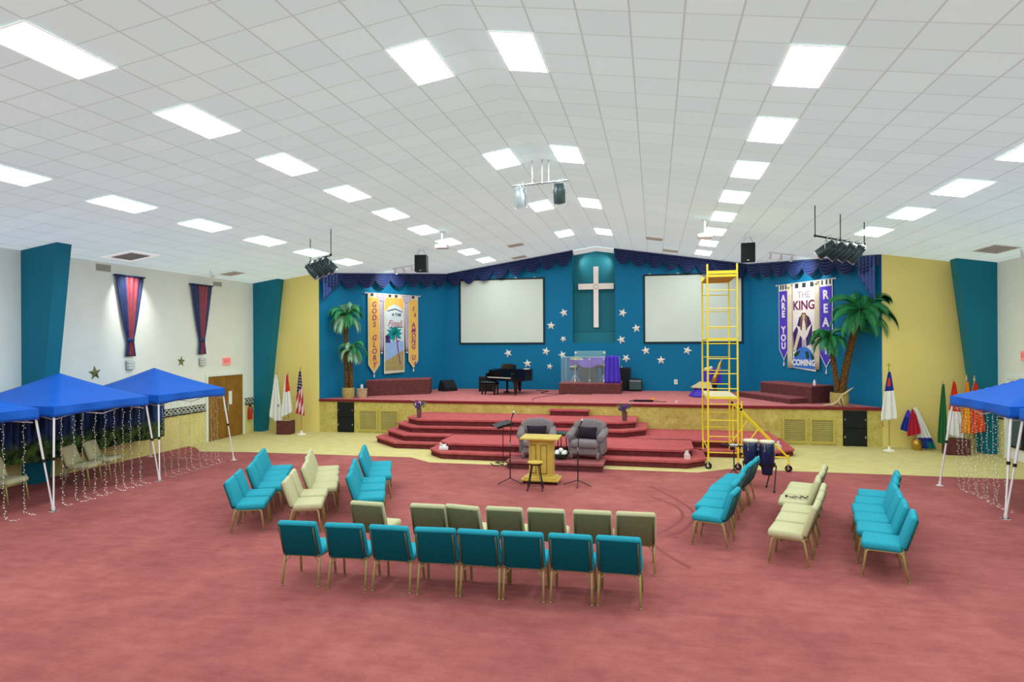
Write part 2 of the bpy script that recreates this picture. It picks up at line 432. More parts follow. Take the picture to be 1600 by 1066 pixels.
for side, x in (('left', XL), ('right', XW)):
    zt = cz(x)
    poly_wall('wall_' + side, [(x, YN, 1.3), (x, YB + .6, 1.3), (x, YB + .6, zt), (x, YN, zt)], 'mint', label='pale wall on the %s side' % side)
    poly_wall('wall_%s_wainscot' % side, [(x, YN, 0), (x, YS, 0), (x, YS, 1.3), (x, YN, 1.3)], 'wainscot', label='yellow wainscot on the %s side' % side)
    s = 1 if x < 0 else -1
    b = MB(); lo, hi = sorted((x, x + s * .012))
    b.box((lo, YN, 1.08), (hi, YS, 1.3)); struct(b.build('trim_border_' + side, 'border'))
    b = MB(); lo, hi = sorted((x, x + s * .03)); b.box((lo, YN, 1.04), (hi, YS, 1.075)); struct(b.build('trim_rail_' + side, 'dark'))

# yellow walls beside the stage, blue diagonal walls, blue back wall with the cross niche
poly_wall('wall_front_left', [(XL, YS, 0), (DL[0][0], YS, 0), (DL[0][0], YS, cz(DL[0][0])), (XL, YS, cz(XL))], 'yellow', label='yellow wall left of the stage')
poly_wall('wall_front_right', [(DR[0][0], YS, 0), (XW, YS, 0), (XW, YS, cz(XW)), (DR[0][0], YS, cz(DR[0][0]))], 'yellow', label='yellow wall right of the stage')
for side, D in (('left', DL), ('right', DR)):
    (x0, y0), (x1, y1) = D
    poly_wall('wall_diagonal_' + side, [(x0, y0, ZS - .2), (x1, y1, ZS - .2), (x1, y1, cz(x1)), (x0, y0, cz(x0))], 'teal', label='teal angled wall on the %s of the stage' % side)
b = MB()
def V3(x, z, y=YB): return (x, y, z)
b._f([b.bm.verts.new(V3(*p)) for p in ((DL[1][0], ZS - .2), (NX0, ZS - .2), (NX0, cz(NX0)), (DL[1][0], cz(DL[1][0])))])
b._f([b.bm.verts.new(V3(*p)) for p in ((NX1, ZS - .2), (DR[1][0], ZS - .2), (DR[1][0], cz(DR[1][0])), (NX1, cz(NX1)))])
b._f([b.bm.verts.new(V3(*p)) for p in ((NX0, ZS - .2), (NX1, ZS - .2), (NX1, 3.24), (NX0, 3.24))])
struct(b.build('wall_back', 'teal'), 'teal back wall of the stage')
YNB = YB + .6
b = MB()
b._f([b.bm.verts.new((x, YNB, z)) for x, z in ((NX0, 3.24), (NX1, 3.24), (NX1, cz(NX1) - .06), (XR, HR - .06), (NX0, cz(NX0) - .06))])
for x in (NX0, NX1): b.quad((x, YB, 3.24), (x, YNB, 3.24), (x, YNB, cz(x)), (x, YB, cz(x)))
b.quad((NX0, YB, 3.24), (NX1, YB, 3.24), (NX1, YNB, 3.24), (NX0, YNB, 3.24))
struct(b.build('wall_niche', 'niche'), 'teal recess behind the cross')
b = MB(); b.box((NX0, YNB - .22, 3.24), (NX1, YNB, 3.74)); b.box((NX0, YNB - .26, 3.74), (NX1, YNB, 3.78)); struct(b.build('trim_niche_ledge', 'niche'))
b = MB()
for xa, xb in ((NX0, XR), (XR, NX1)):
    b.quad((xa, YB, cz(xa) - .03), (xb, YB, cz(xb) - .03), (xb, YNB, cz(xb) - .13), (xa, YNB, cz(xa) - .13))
struct(b.build('trim_niche_soffit', 'self_lit_white'))  # soffit glows by its material to look brightly lit

# tapered teal columns
def column(y0, y1, side):
    b = MB()
    if side == 'left': P = [(XL, 0), (XL + .36, 0), (XL + 1.04, cz(XL + 1.04)), (XL, cz(XL))]
    else: P = [(XW, 0), (XW - .36, 0), (XW - 1.03, cz(XW - 1.03)), (XW, cz(XW))]
    va = [b.bm.verts.new((x, y0, z)) for x, z in P]; vb = [b.bm.verts.new((x, y1, z)) for x, z in P]
    b._f(va); b._f(vb[::-1])
    for i in range(4): b._f([va[i], vb[i], vb[(i+1) % 4], va[(i+1) % 4]])
    return struct(b.build('wall_column', 'coltl'), 'teal tapered column on the %s wall' % side)
column(12.23, 12.62, 'left'); column(21.19, YS - .005, 'left'); column(20.86, 21.3, 'right')

# ---------------------------------------------------------------- stage and steps
b = MB(); b._f([b.bm.verts.new((x, y, ZS)) for x, y in (DL[0], DR[0], DR[1], DL[1])]); struct(b.build('floor_stage', 'stage_carpet'), 'red carpeted stage floor', 'floor')
b = MB(); b.quad((DL[0][0], YS, 0), (DR[0][0], YS, 0), (DR[0][0], YS, ZS), (DL[0][0], YS, ZS)); struct(b.build('wall_stage_front', 'fascia'), 'mottled olive panelled stage front')
b = MB(); b.box((DL[0][0], YS - .05, ZS - .09), (DR[0][0], YS + .02, ZS + .004), bev=.02); struct(b.build('trim_stage_edge', 'nosing'))

def tier(name, poly, z0, z1, label):
    """riser body with an overhanging carpeted tread"""
    cx = sum(p[0] for p in poly) / len(poly); cy = sum(p[1] for p in poly) / len(poly)
    b = MB(); ins = []
    n = len(poly)
    for i in range(n):
        p, q, r = Vector(poly[i-1]), Vector(poly[i]), Vector(poly[(i+1) % n])
        d1 = (q - p).normalized(); d2 = (r - q).normalized()
        n1 = Vector((-d1.y, d1.x)); n2 = Vector((-d2.y, d2.x)); m = (n1 + n2); m = m / max(.3, m.dot(n1))
        w = q + m * .035
        ins.append((w.x, min(w.y, YS) if q.y < YS - .01 else q.y))
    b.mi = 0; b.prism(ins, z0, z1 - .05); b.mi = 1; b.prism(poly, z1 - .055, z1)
    return struct(b.build(name, ['riser_red', 'tread']), label)
Yb = YS - .002
tier('stage_step', [(-9.0, Yb), (-9.0, 19.62), (-7.93, 18.6), (-6.3, 18.6), (-6.3, 19.2), (1.2, 19.2), (1.2, 18.85), (3.2, 18.85), (3.88, 19.5), (3.88, Yb)], 0, RISE, 'lowest wide red carpeted step at the stage')
tier('stage_step', [(-6.42, 19.0), (-6.42, 17.68), (-5.9, 17.14), (.82, 17.0), (1.32, 17.5), (1.32, 19.0)], 0, RISE, 'lower red carpeted step jutting out at centre')
tier('stage_step', [(-8.68, Yb), (-8.68, 19.8), (-7.73, 18.86), (-6.2, 18.86), (-6.2, 19.3), (1.0, 19.3), (1.0, 19.28), (3.1, 19.28), (3.52, 19.66), (3.52, Yb)], RISE, 2*RISE, 'second red carpeted step at the stage')
tier('stage_step', [(-6.15, 19.1), (-6.15, 17.87), (-5.78, 17.5), (.72, 17.5), (1.02, 17.84), (1.02, 19.4), (.6, 19.4)], RISE, 2*RISE, 'upper red carpeted platform jutting out at centre')
tier('stage_step', [(-8.42, Yb), (-8.42, 20.03), (-7.66, 19.28), (-.9, 19.42), (-.24, 20.05), (-.24, Yb)], 2*RISE, 3*RISE, 'third red carpeted step at the stage')
tier('stage_step', [(-8.07, Yb), (-8.07, 20.07), (-7.48, 19.5), (-1.1, 19.82), (-.56, 20.2), (-.56, Yb)], 3*RISE, 4*RISE, 'top red carpeted landing below the stage')
tier('stage_step', [(-3.48, Yb), (-3.48, 21.25), (-2.14, 21.25), (-2.14, Yb)], 4*RISE, 5*RISE, 'small dark red step against the stage front')

def block(name, label, poly, z0, z1, cat='riser'):
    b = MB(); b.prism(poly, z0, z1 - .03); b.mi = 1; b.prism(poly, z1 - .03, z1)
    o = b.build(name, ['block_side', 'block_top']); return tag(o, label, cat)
block('stage_riser', 'long dark red carpeted riser below the gold banner', [(-10.94, 22.98), (-8.82, 24.35), (-9.05, 25.2), (-10.5, 24.3)], ZS, ZS + .62)
t = thing('two_level_riser', 'dark red carpeted two-level riser below the purple banner', 'riser', (0, 0, 0))
for nm, poly, z in (('lower_step', [(3.05, 25.0), (4.31, 22.3), (5.02, 22.8), (3.85, 25.35)], .19), ('upper_step', [(3.8, 24.9), (5.02, 22.55), (5.85, 23.3), (4.6, 25.5)], .57)):
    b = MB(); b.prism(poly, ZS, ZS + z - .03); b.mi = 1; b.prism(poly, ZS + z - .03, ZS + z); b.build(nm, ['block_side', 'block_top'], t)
block('drum_riser', 'dark red carpeted drum riser under the acrylic shield', [(-3.74, 25.35), (-1.3, 25.45), (-1.3, 27.1), (-3.74, 27.1)], ZS, ZS + .42)
# low carpeted platform the armchairs stand on
b = MB(); b.prism([(-3.76, 16.22), (-1.31, 16.18), (-1.31, 16.98), (-3.76, 17.05)], 0, .15); b.mi = 1
b.prism([(-3.8, 16.18), (-1.27, 16.14), (-1.27, 16.98), (-3.8, 17.05)], .15, RISE)
tag(b.build('chair_platform', ['block_side', 'block_top']), 'low mauve red carpeted platform under the two armchairs', 'platform')

# louvred grilles, black equipment doors in the stage front
def grille(x0, x1, label):
    t = thing('louvered_grille', label, 'vent grille', ((x0+x1)/2, YS, .46), 0, 'louvered grilles in the stage front')
    w = (x1 - x0) / 2 - .005; h = .4
    b = MB()
    for lo, hi in (((-w, -.03, -h), (-w+.06, -.002, h)), ((w-.06, -.03, -h), (w, -.002, h)), ((-w+.06, -.03, -h), (w-.06, -.002, -h+.06)), ((-w+.06, -.03, h-.06), (w-.06, -.002, h))): b.box(lo, hi)
    b.build('grille_frame', 'fascia_trim', t)
    b = MB(); n = 11
    for i in range(n):
        z = -h + .07 + (2*h - .14) * (i + .5) / n
        b.box((-w+.06, -.012, -.03), (w-.06, -.006, .03), Matrix.Translation((0, 0, z)) @ Matrix.Rotation(.6, 4, 'X'))
    b.build('louvers', 'louver', t)
grille(-10.58, -9.82, 'louvered grille in the stage front, beside the left black doors')
grille(-9.76, -9.0, 'louvered grille in the stage front, beside the left end of the steps')
grille(3.93, 4.67, 'louvered grille in the stage front, beside the right end of the steps')
grille(4.74, 5.48, 'louvered grille in the stage front, beside the right black doors')
def blackdoor(x0, x1, label):
    t = thing('equipment_cabinet', label, 'cabinet', ((x0+x1)/2, YS, 0)); w = (x1-x0)/2
    b = MB(); b.box((-w, -.025, .02), (w, -.002, 1.11)); b.build('cabinet_frame', 'rubber', t)
    for z0, z1 in ((.04, .55), (.58, 1.09)):
        b = MB(); b.box((-w+.02, -.04, z0), (w-.02, -.026, z1), bev=.004); d = b.build('cabinet_door', 'dark', t)
        for sx in (-1, 1):
            b = MB(); b.box((sx*(w-.05)-.015, -.052, (z0+z1)/2-.03), (sx*(w-.05)+.015, -.041, (z0+z1)/2+.03)); b.build('latch', 'chrome', d)
blackdoor(-11.42, -10.76, 'black equipment cabinet doors in the left end of the stage front')
blackdoor(5.7, 6.38, 'black equipment cabinet doors in the right end of the stage front')

# ---------------------------------------------------------------- ceiling lights
def light_proto():
    t = thing('ceiling_light', 'x', 'ceiling light')
    w, l = T/2, T
    b = MB()
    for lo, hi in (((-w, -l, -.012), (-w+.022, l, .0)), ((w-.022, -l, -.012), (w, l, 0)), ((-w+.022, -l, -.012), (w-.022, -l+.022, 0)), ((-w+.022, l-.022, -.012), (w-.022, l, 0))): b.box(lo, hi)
    b.build('self_lit_trim', 'self_lit_white', t)
    b = MB(); b.quad((-w+.022, -l+.022, -.006), (-w+.022, l-.022, -.006), (w-.022, l-.022, -.006), (w-.022, -l+.022, -.006)); b.build('diffuser', 'glow', t)
    return t
LP = light_proto(); used = [0]
def put_light(sg, col, row, label, grp):
    sl, u0 = (SR, UR) if sg > 0 else (SLF, UL)
    u = u0 + (col + .5) * T; x = XR + sg * u * cos(sl); y = TY0 + (row + 1) * T
    loc = (x, y, cz(x) - .004); rot = (0, sg * sl, 0)
    if used[0] == 0:
        LP.location = loc; LP.rotation_euler = rot; LP['label'] = label; LP['group'] = grp; used[0] = 1
    else: dup(LP, loc, None, label, grp, rot)
for sg, col, rows, nm in ((-1, 6, range(-11, 30, 4), 'left middle row'), (-1, 12.2, range(-11, 22, 4), 'outer left row'), (-1, 0, range(-7, 26, 8), 'row left of the ridge'),
                          (1, 0, range(-7, 26, 8), 'row right of the ridge'), (1, 6, range(-11, 30, 4), 'right middle row'), (1, 12.2, range(-11, 18, 4), 'outer right row')):
    rr = list(rows)[::-1]
    if nm == 'outer right row': rr = [r for r in rr]
    for i, r in enumerate(rr):
        put_light(sg, col, r, 'bright ceiling light panel, %s from the stage in the %s' % (ORD[i], nm), 'ceiling light panels')

# ceiling and wall vents
def vent(loc, rot, w, h, label, m='vent'):
    t = thing('air_vent', label, 'air vent', loc); t.rotation_euler = rot
    b = MB()
    for lo, hi in (((-w, -h, -.015), (-w+.03, h, 0)), ((w-.03, -h, -.015), (w, h, 0)), ((-w+.03, -h, -.015), (w-.03, -h+.03, 0)), ((-w+.03, h-.03, -.015), (w-.03, h, 0))): b.box(lo, hi)
    b.build('vent_frame', m, t)
    b = MB(); b.quad((-w+.03, -h+.03, -.003), (-w+.03, h-.03, -.003), (w-.03, h-.03, -.003), (w-.03, -h+.03, -.003)); b.build('vent_back', 'vent_dark', t)
    b = MB(); n = 7
    for i in range(n):
        y = -h + .03 + (2*h-.06)*(i+.5)/n; b.box((-w+.03, y-.012, -.012), (w-.03, y+.006, -.006))
    b.build('vent_slats', m, t)
for x, y, w, h, lab in ((-5.1, 23.6, .3, .3, 'square ceiling vent left of the ridge, farther from the stage wall'), (-5.58, 26.5, .3, .3, 'square ceiling vent left of the ridge, nearest the stage wall'),
                   (.02, 23.5, .3, .3, 'square ceiling vent right of the ridge, farther from the stage wall'), (.64, 26.1, .3, .3, 'square ceiling vent right of the ridge, nearest the stage wall'),
                   (8.66, 18.9, .3, .6, 'long ceiling vent above the right canopies'), (-13.84, 18.9, .3, .3, 'small ceiling vent near the far left column')):
    vent((x, y, cz(x) - .003), (0, SR if x > XR else -SLF, 0), w, h, lab)
# vent with a broad white surround above the first curtain
vent((-13.75, 14.55, cz(-13.75) - .003), (0, -SLF, 0), .32, .32, 'dark square ceiling vent in a white surround by the left wall', 'vent_dark')
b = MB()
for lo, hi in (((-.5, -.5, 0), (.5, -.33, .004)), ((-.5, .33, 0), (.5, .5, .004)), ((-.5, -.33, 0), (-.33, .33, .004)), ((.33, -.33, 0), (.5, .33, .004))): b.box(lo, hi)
o = b.build('vent_surround', 'self_lit_white'); o.location = (-13.75, 14.55, cz(-13.75) - .008); o.rotation_euler = (0, -SLF, 0); tag(o, 'flat white square surround around the dark ceiling vent', 'vent surround')  # surround has added glow so its underside stays white
vent((XL + .004, 14.55, 5.38), (PI/2, 0, PI/2), .27, .12, 'wall vent above and left of the pink lit curtain')
vent((XL + .004, 19.2, 5.34), (PI/2, 0, PI/2), .25, .1, 'wall vent right of the darker curtain')

# ================================================================ CHAIRS
def make_chair(front, back, label):
    t = thing('padded_chair', label, 'chair')
    b = MB(); b.box((-.28, -.2, .388), (.28, .30, .50), bev=.045, seg=3)
    for v in b.bm.verts:
        if v.co.z > .47: v.co.z += .018 * (1 - (v.co.x/.28)**2)
    b.build('seat', front, t, angle=40)
    # backrest leans back
    Mb = Matrix.Translation((0, -.2, .45)) @ Matrix.Rotation(.33, 4, 'X')
    b = MB(); b.box((-.288, -.035, -.0), (.288, .05, .48), None, bev=.04, seg=3)
    for v in b.bm.verts:
        k = v.co.z/.48; v.co.x *= 1 - .045*k*k
        if v.co.y > .03: v.co.y += .02*(1-(v.co.x/.29)**2)*(1-(2*k-1)**2)
    b.bm.transform(Mb); b.build('backrest', front, t, angle=40)
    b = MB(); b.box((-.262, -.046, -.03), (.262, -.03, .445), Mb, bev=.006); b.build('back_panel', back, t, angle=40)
    b = MB()
    for s in (-1, 1):
        b.tube([Mb @ Vector((s*.246, -.048, .0)), (s*.25, -.19, .392), (s*.25, .22, .384)], .013, 8)
        q = MB(); q.tube([Mb @ Vector((s*.24, -.046, .43)), Mb @ Vector((s*.246, -.048, 0))], .011, 8); q.build('back_rail', 'dark_gold', t, smooth=True)
    b.tube([(-.25, -.19, .395), (.25, -.19, .395)], .011, 6); b.tube([(-.25, .2, .39), (.25, .2, .39)], .011, 6)
    for s in (-1, 1): b.tube([(s*.25, -.2, .3), (s*.17, -.19, .392)], .008, 6)
    b.build('frame', 'gold_leg', t, smooth=True)
    for s in (-1, 1):
        b = MB(); b.tube([(s*.25, -.17, .40), (s*.252, -.2, .37), (s*.262, -.27, .012)], .017, 8); b.tube([(s*.262, -.27, .0), (s*.262, -.27, .02)], .017, 8); b.build('leg', 'gold_leg', t, smooth=True)
        b = MB(); b.tube([(s*.25, .2, .395), (s*.253, .235, .365), (s*.262, .285, .012)], .017, 8); b.tube([(s*.262, .285, 0), (s*.262, .285, .02)], .017, 8); b.build('leg', 'gold_leg', t, smooth=True)
    return t
protos = {}
def chair(kind, x, y, rz, label, group):
    if kind not in protos:
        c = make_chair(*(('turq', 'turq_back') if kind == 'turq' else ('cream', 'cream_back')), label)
        c.location = (x, y, 0.002); c.rotation_euler = (0, 0, rz); c['group'] = group; protos[kind] = c
        return c
    return dup(protos[kind], (x, y, 0.002), rz, label, group)
R = math.radians
# front rows facing the stage
fr = [(-4.73, 3.9), (-4.06, 4.3), (-3.42, 1.0), (-2.81, 4.5), (-2.22, .5), (-1.66, 2.5), (-1.04, .3), (-.44, -.8)]
for i, (x, a) in enumerate(fr):
    chair('turq', x, 8.10 + (x + 4.73) * .042, R(a), 'turquoise padded chair, %s from the left end of the row facing the stage' % ORD[i], 'turquoise chairs facing the stage')
cr = [(-4.25, -3), (-3.32, 1), (-2.74, -9), (-2.17, 1), (-1.56, 1), (-.9, 1), (-.3, 2)]
for i, (x, a) in enumerate(cr):
    chair('cream', x + .02, 9.26 + (x + 4.25) * .05, R(a), 'cream padded chair, %s from the left end of the row facing the stage' % ORD[i], 'cream chairs facing the stage')
cols = [
 ('turq', [(-7.0,10.12),(-7.28,10.72),(-7.56,11.33),(-7.81,11.86),(-8.05,12.39),(-8.32,12.93)], -64, 'turquoise padded chair, %s from the stage in the column beside the left canopies', 'outer left turquoise column'),
 ('cream', [(-5.99,10.32),(-6.27,10.93),(-6.47,11.47),(-6.71,12.0),(-6.96,12.51),(-7.21,13.04)], -65, 'cream padded chair, %s from the stage in the left cream column', 'left cream column'),
 ('turq', [(-5.1,10.97),(-5.37,11.57),(-5.63,12.15),(-5.88,12.72),(-6.1,13.25),(-6.32,13.79)], -67, 'turquoise padded chair, %s from the stage in the column left of the lectern', 'inner left turquoise column'),
 ('turq', [(.88,10.93),(1.02,11.56),(1.18,12.16),(1.35,12.75),(1.52,13.31),(1.68,13.86)], 74, 'turquoise padded chair, %s from the stage in the column before the conga drums', 'inner right turquoise column'),
 ('cream', [(1.95,10.27),(2.14,10.88),(2.33,11.48),(2.51,12.1),(2.71,12.69),(2.87,13.24)], 73, 'cream padded chair, %s from the stage in the right cream column', 'right cream column'),
 ('turq', [(3.11,9.95),(3.25,10.54),(3.4,11.12),(3.56,11.69),(3.73,12.27),(3.92,12.87)], 75, 'turquoise padded chair, %s from the stage in the column beside the right canopies', 'outer right turquoise column')]
shifts = [(.06,.05,-.05,-.04,0,0), (.08,.06,-.05,-.04,-.02,0), (.08,.07,.05,-.06,-.05,-.05), (.06,0,0,-.04,-.03,0), (.05,.06,.05,-.06,-.06,-.05), (.06,.02,0,-.03,0,.03)]
for (kind, pts, a, lab, grp), sh in zip(cols, shifts):
    for i, (x, y) in enumerate(pts):
        aa = R(a + ((i * 5) % 4 - 1.5) * 1.6)
        chair(kind, x + sin(aa)*sh[i], y - cos(aa)*sh[i], aa, lab % ORD[5 - i], grp)
for x, y, a, lab in ((-13.2, 12.52, -72, 'cream chair under the middle left canopy, nearer the dark teal column'), (-13.38, 13.28, -70, 'cream chair under the left canopies, farther from the dark teal column'), (-13.3, 10.75, -80, 'cream chair under the left canopies, cut off by the picture edge')):
    chair('cream', x, y, R(a), lab, 'cream chairs under the left canopies')
# cable left on a cream seat
b = MB(); pts = [(-.2 + .4*i/24, .05*sin(i*.9), .004 + .01*abs(sin(i*.5))) for i in range(25)]
b.tube(pts, .006, 6); b.tube([(p[0]*.8, -.06 + p[1]*.6, p[2]+.004) for p in pts], .006, 6); b.ball((.2, 0, .02), .022); b.ball((-.2, .02, .02), .022)
o = b.build('loose_cable', 'black', smooth=True); o.location = (2.47, 12.12, .525); o.rotation_euler = (0, 0, .15); tag(o, 'thin black cable lying on a seat of the right cream column', 'cable')

# ================================================================ CANOPIES
def make_canopy():
    t = thing('pop_up_canopy', 'x', 'canopy')
    hb, ht, ze, zp = 1.385, 1.23, 2.05, 2.66
    def top(u, v):
        x, y = (u*2-1)*ht, (v*2-1)*ht
        k = max(abs(x), abs(y)) / ht
        sag = -.05 * sin(PI * k) * (1 - abs(abs(x) - abs(y)) / (ht * max(k, .01))) ** 0 * (1 - min(1, abs(abs(x)-abs(y))/ht*3) * -.4)
        return Vector((x, y, ze + (zp - ze) * (1 - k) + sag * .55))
    b = MB(); b.grid(top, 24, 24)
    n = 24
    for s in range(4):
        ca, sa = [(1,0),(0,1),(-1,0),(0,-1)][s]
        def val(u, v):
            a = (u*2-1)*ht; out = ht + .02 * sin(u*PI*5) * v * (1 if 0 < u < 1 else 0)
            z = ze - .215 * v + .03 * v * sin(PI*u)
            p = Vector((out, a, z)); return Vector((p.x*ca - p.y*sa, p.x*sa + p.y*ca, z))
        b.grid(val, n, 3)
    bmesh.ops.remove_doubles(b.bm, verts=b.bm.verts[:], dist=.004)
    b.build('canopy_cover', 'canopy', t, angle=25, solid=.006)
    for sx in (-1, 1):
        for sy in (-1, 1):
            p0 = Vector((sx*hb, sy*hb, .03)); p1 = Vector((sx*(ht-.05), sy*(ht-.05), ze - .05)); pm = p0.lerp(p1, .5)
            b = MB(); b.tube([p0, pm], .02, 4); b.mi = 0; b.tube([pm, p1], .026, 4); b.mi = 1; b.tube([pm - Vector((0,0,.03)), pm + Vector((0,0,.03))], .032, 6); b.tube([p1 - Vector((0,0,.12)), p1], .036, 6)
            leg = b.build('leg', ['pole_white', 'black'], t, angle=30)
            b = MB(); b.box((p0.x-.06, p0.y-.06, 0), (p0.x+.06, p0.y+.06, .012)); b.tube([p0 - Vector((0,0,.02)), p0 + (p1-p0)*.03], .027, 6); b.build('foot_plate', 'pole_white', leg)
    # scissor trusses between the leg tops
    for s in range(4):
        b = MB(); ca, sa = [(1,0),(0,1),(-1,0),(0,-1)][s]; h = ht - .07
        for k in range(2):
            y0, y1 = (-h, 0) if k == 0 else (0, h)
            for za, zb in ((1.93, 1.72), (1.72, 1.93)):
                pa, pb = Vector((h, y0, za)), Vector((h, y1, zb))
                b.tube([(p.x*ca-p.y*sa, p.x*sa+p.y*ca, p.z+.06) for p in (pa, pb)], .011, 4)
        b.build('truss', 'pole_white', t)
    return t
cano = make_canopy(); cano.location = (-13.02, 14.53, 0)
cano['label'] = 'blue pop-up canopy on white legs, in front of the wooden double doors'; cano['group'] = 'blue pop-up canopies'
dup(cano, (-13.02, 11.75, 0), 0, 'blue pop-up canopy on white legs, middle one by the left wall over cream chairs', 'blue pop-up canopies')
dup(cano, (-13.02, 8.97, 0), 0, 'blue pop-up canopy mostly cut off by the left picture edge', 'blue pop-up canopies')
dup(cano, (7.66, 14.8, 0), 0, 'blue pop-up canopy by the right wall near the row of flags', 'blue pop-up canopies')
dup(cano, (7.66, 12.02, 0), 0, 'blue pop-up canopy cut off by the right picture edge', 'blue pop-up canopies')

# fairy lights hanging from the canopy edges
def fairy(x, y, label, grp, dense=1.):
    t = thing('fairy_light_string', label, 'fairy lights', (x, y, 0), 0, grp)
    pts = []; n = 30; ph = random.random() * 6
    dx = random.uniform(.0, .06)
    for i in range(n + 1):
        z = 1.86 - 1.78 * i / n; pts.append(Vector((.008*sin(i*.8+ph) + dx*(i/n)**3, .008*cos(i*.6+ph), z)))
    a = random.uniform(-.9, .9)
    for k in range(1, 5): pts.append(Vector((pts[n].x + .04*k*cos(a), pts[n].y + .03*k*sin(a+k*.4), max(.012, .08 - .03*k))))
    b = MB(); b.tube(pts, .0028, 4); b.build('light_wire', 'wire', t)
    b = MB()
    for i, p in enumerate(pts):
        if i < 1: continue
        for q in range(2 if i > 26 and dense > .9 else 1):
            d = Vector((random.uniform(-1, 1), random.uniform(-1, 1), random.uniform(-.6, .6))).normalized() * random.uniform(.015, .035)
            c = p + d; c.z = max(c.z, .012)
            g = bmesh.ops.create_icosphere(b.bm, subdivisions=1, radius=.0065 * dense, matrix=Matrix.Translation(c))
    o = b.build('light_bulbs', 'bulb', t); o['kind'] = 'stuff'
    return t
def spread(n, y0, y1, x, label, grp, dense=1.):
    for i in range(n):
        y = y0 + (y1 - y0) * (i + .5) / n + random.uniform(-.03, .03)
        fairy(x, y, label % ORD[i], grp, dense)
spread(9, 10.62, 12.9, -11.84, 'fairy light string before the cream chairs, %s from the near post', 'fairy lights on the middle left canopy')
spread(9, 13.4, 15.6, -11.84, 'fairy light string on the canopy by the wooden doors, %s from its near post', 'fairy lights on the canopy by the wooden doors', .9)
for i in range(3): fairy(-11.86, [9.15, 9.55, 9.95][i], 'fairy light string on the cut-off left canopy, %s from the picture edge' % ORD[i], 'fairy lights on the cut-off left canopy')
spread(5, 0, 1, 0, '%s', 'x') if False else None
for i in range(4): fairy(-12.1 - .38*i, 15.70, 'fairy light string before the wooden doors, %s from the corner post' % ORD[i], 'fairy lights before the wooden doors', .9)
spread(10, 13.75, 15.85, 6.46, 'fairy light string on the right canopy near the flags, %s from its near post', 'fairy lights on the right canopy', .9)

# printed forest backdrops behind the left canopies
def backdrop(y0, y1, label):
    x = -13.98
    def f(u, v):
        return Vector((x + .03*sin(u*38), y0 + (y1-y0)*u, 1.86 - 1.26*v - .02*sin(u*PI*3)))
    b = MB(); b.grid(f, 80, 6); o = b.build('printed_backdrop', 'forest', smooth=True); tag(o, label, 'backdrop')
backdrop(13.28, 15.98, 'dark blue forest print backdrop hanging behind the chairs, nearer the doors')
backdrop(9.0, 13.22, 'dark blue forest print backdrop hanging behind the left canopies, at the picture edge')

# ================================================================ WALL ITEMS, LEFT AND RIGHT
def curtain(yc, label, bright):
    t = thing('gathered_curtain', label, 'curtain', (XL, yc, 0))
    zt, ztie, zb = 5.23, 3.42, 2.95
    def wid(z):
        if z > ztie: k = (z-ztie)/(zt-ztie); return .11 + .39 * k ** .8
        return .11 + .07 * ((ztie - z)/(ztie - zb))
    def f(u, v):
        z = zt + (zb - zt) * v; w = wid(z); y = (u*2-1)*w
        return Vector((.075 + .03*sin(u*PI*11)*(.6 if z > ztie else .8), y, z))
    def mi(u, v): return 1 if (u < .36 or u > .82) else 0
    b = MB(); b.grid(f, 66, 40, mi); o = b.build('drape', ['plum', 'navy_blue' if False else 'navy'], t, smooth=True, solid=.01)
    b = MB(); b.box((.0, -.52, 5.21), (.13, .52, 5.25), bev=.01); b.build('curtain_board', 'navy', t)
    b = MB(); b.ring; rings = [b.ring((.075, 0, ztie + dz), (0,0,1), r, 16, sx=1.0, sy=.55) for dz, r in ((-.05, .12), (-.03, .135), (.03, .135), (.05, .12))]
    b.loft(rings); b.build('tieback', 'navy', t, smooth=True)
curtain(15.38, 'navy and red gathered curtain on the left wall, lit from above, nearer the teal column', 1)
curtain(18.33, 'navy and red gathered curtain on the left wall, nearer the wooden doors', 0)
def sconce(yc, label):
    t = thing('wall_sconce', label, 'wall light', (XL, yc, 2.7))
    b = MB(); b.box((.004, -.13, -.13), (.03, .13, .13), bev=.006); b.build('back_plate', 'grey', t)
    b = MB()
    for i in range(3): b.box((.03, -.12, -.12 + i*.083), (.11, .12, -.12 + i*.083 + .074), bev=.008)
    b.build('glass_shade', 'sconce', t)
sconce(15.4, 'pale frosted glass wall light below the lit curtain'); sconce(18.38, 'pale frosted glass wall light below the curtain near the doors')

def star(loc, r, rot, m, label, grp, normal):
    """five-pointed raised star; normal 'y-' faces the hall from the back wall, 'x+' from the left wall"""
    b = MB(); ring = []
    for i in range(10):
        rr = r if i % 2 == 0 else r*.42; a = PI/2 + i*PI/5 + rot
        ring.append((rr*cos(a), rr*sin(a)))
    def P(u, v, w): return (u, -w, v) if normal == 'y-' else (w, u, v)
    vs = [b.bm.verts.new(P(u, v, .01)) for u, v in ring]; ve = [b.bm.verts.new(P(u, v, .002)) for u, v in ring]; c = b.bm.verts.new(P(0, 0, .05))
    for i in range(10):
        b._f([vs[i], vs[(i+1) % 10], c]); b._f([vs[i], ve[i], ve[(i+1) % 10], vs[(i+1) % 10]])
    b._f(ve)
    o = b.build('wall_star', m); o.location = loc; tag(o, label, 'star', grp)
star((XL, 14.26, 2.53), .2, .1, 'star_gold', 'bronze star on the left wall between the teal column and the lit curtain', 'bronze stars', 'x+')
star((XL, 17.46, 2.74), .17, -.1, 'star_gold', 'bronze star on the left wall between the two curtains', 'bronze stars', 'x+')
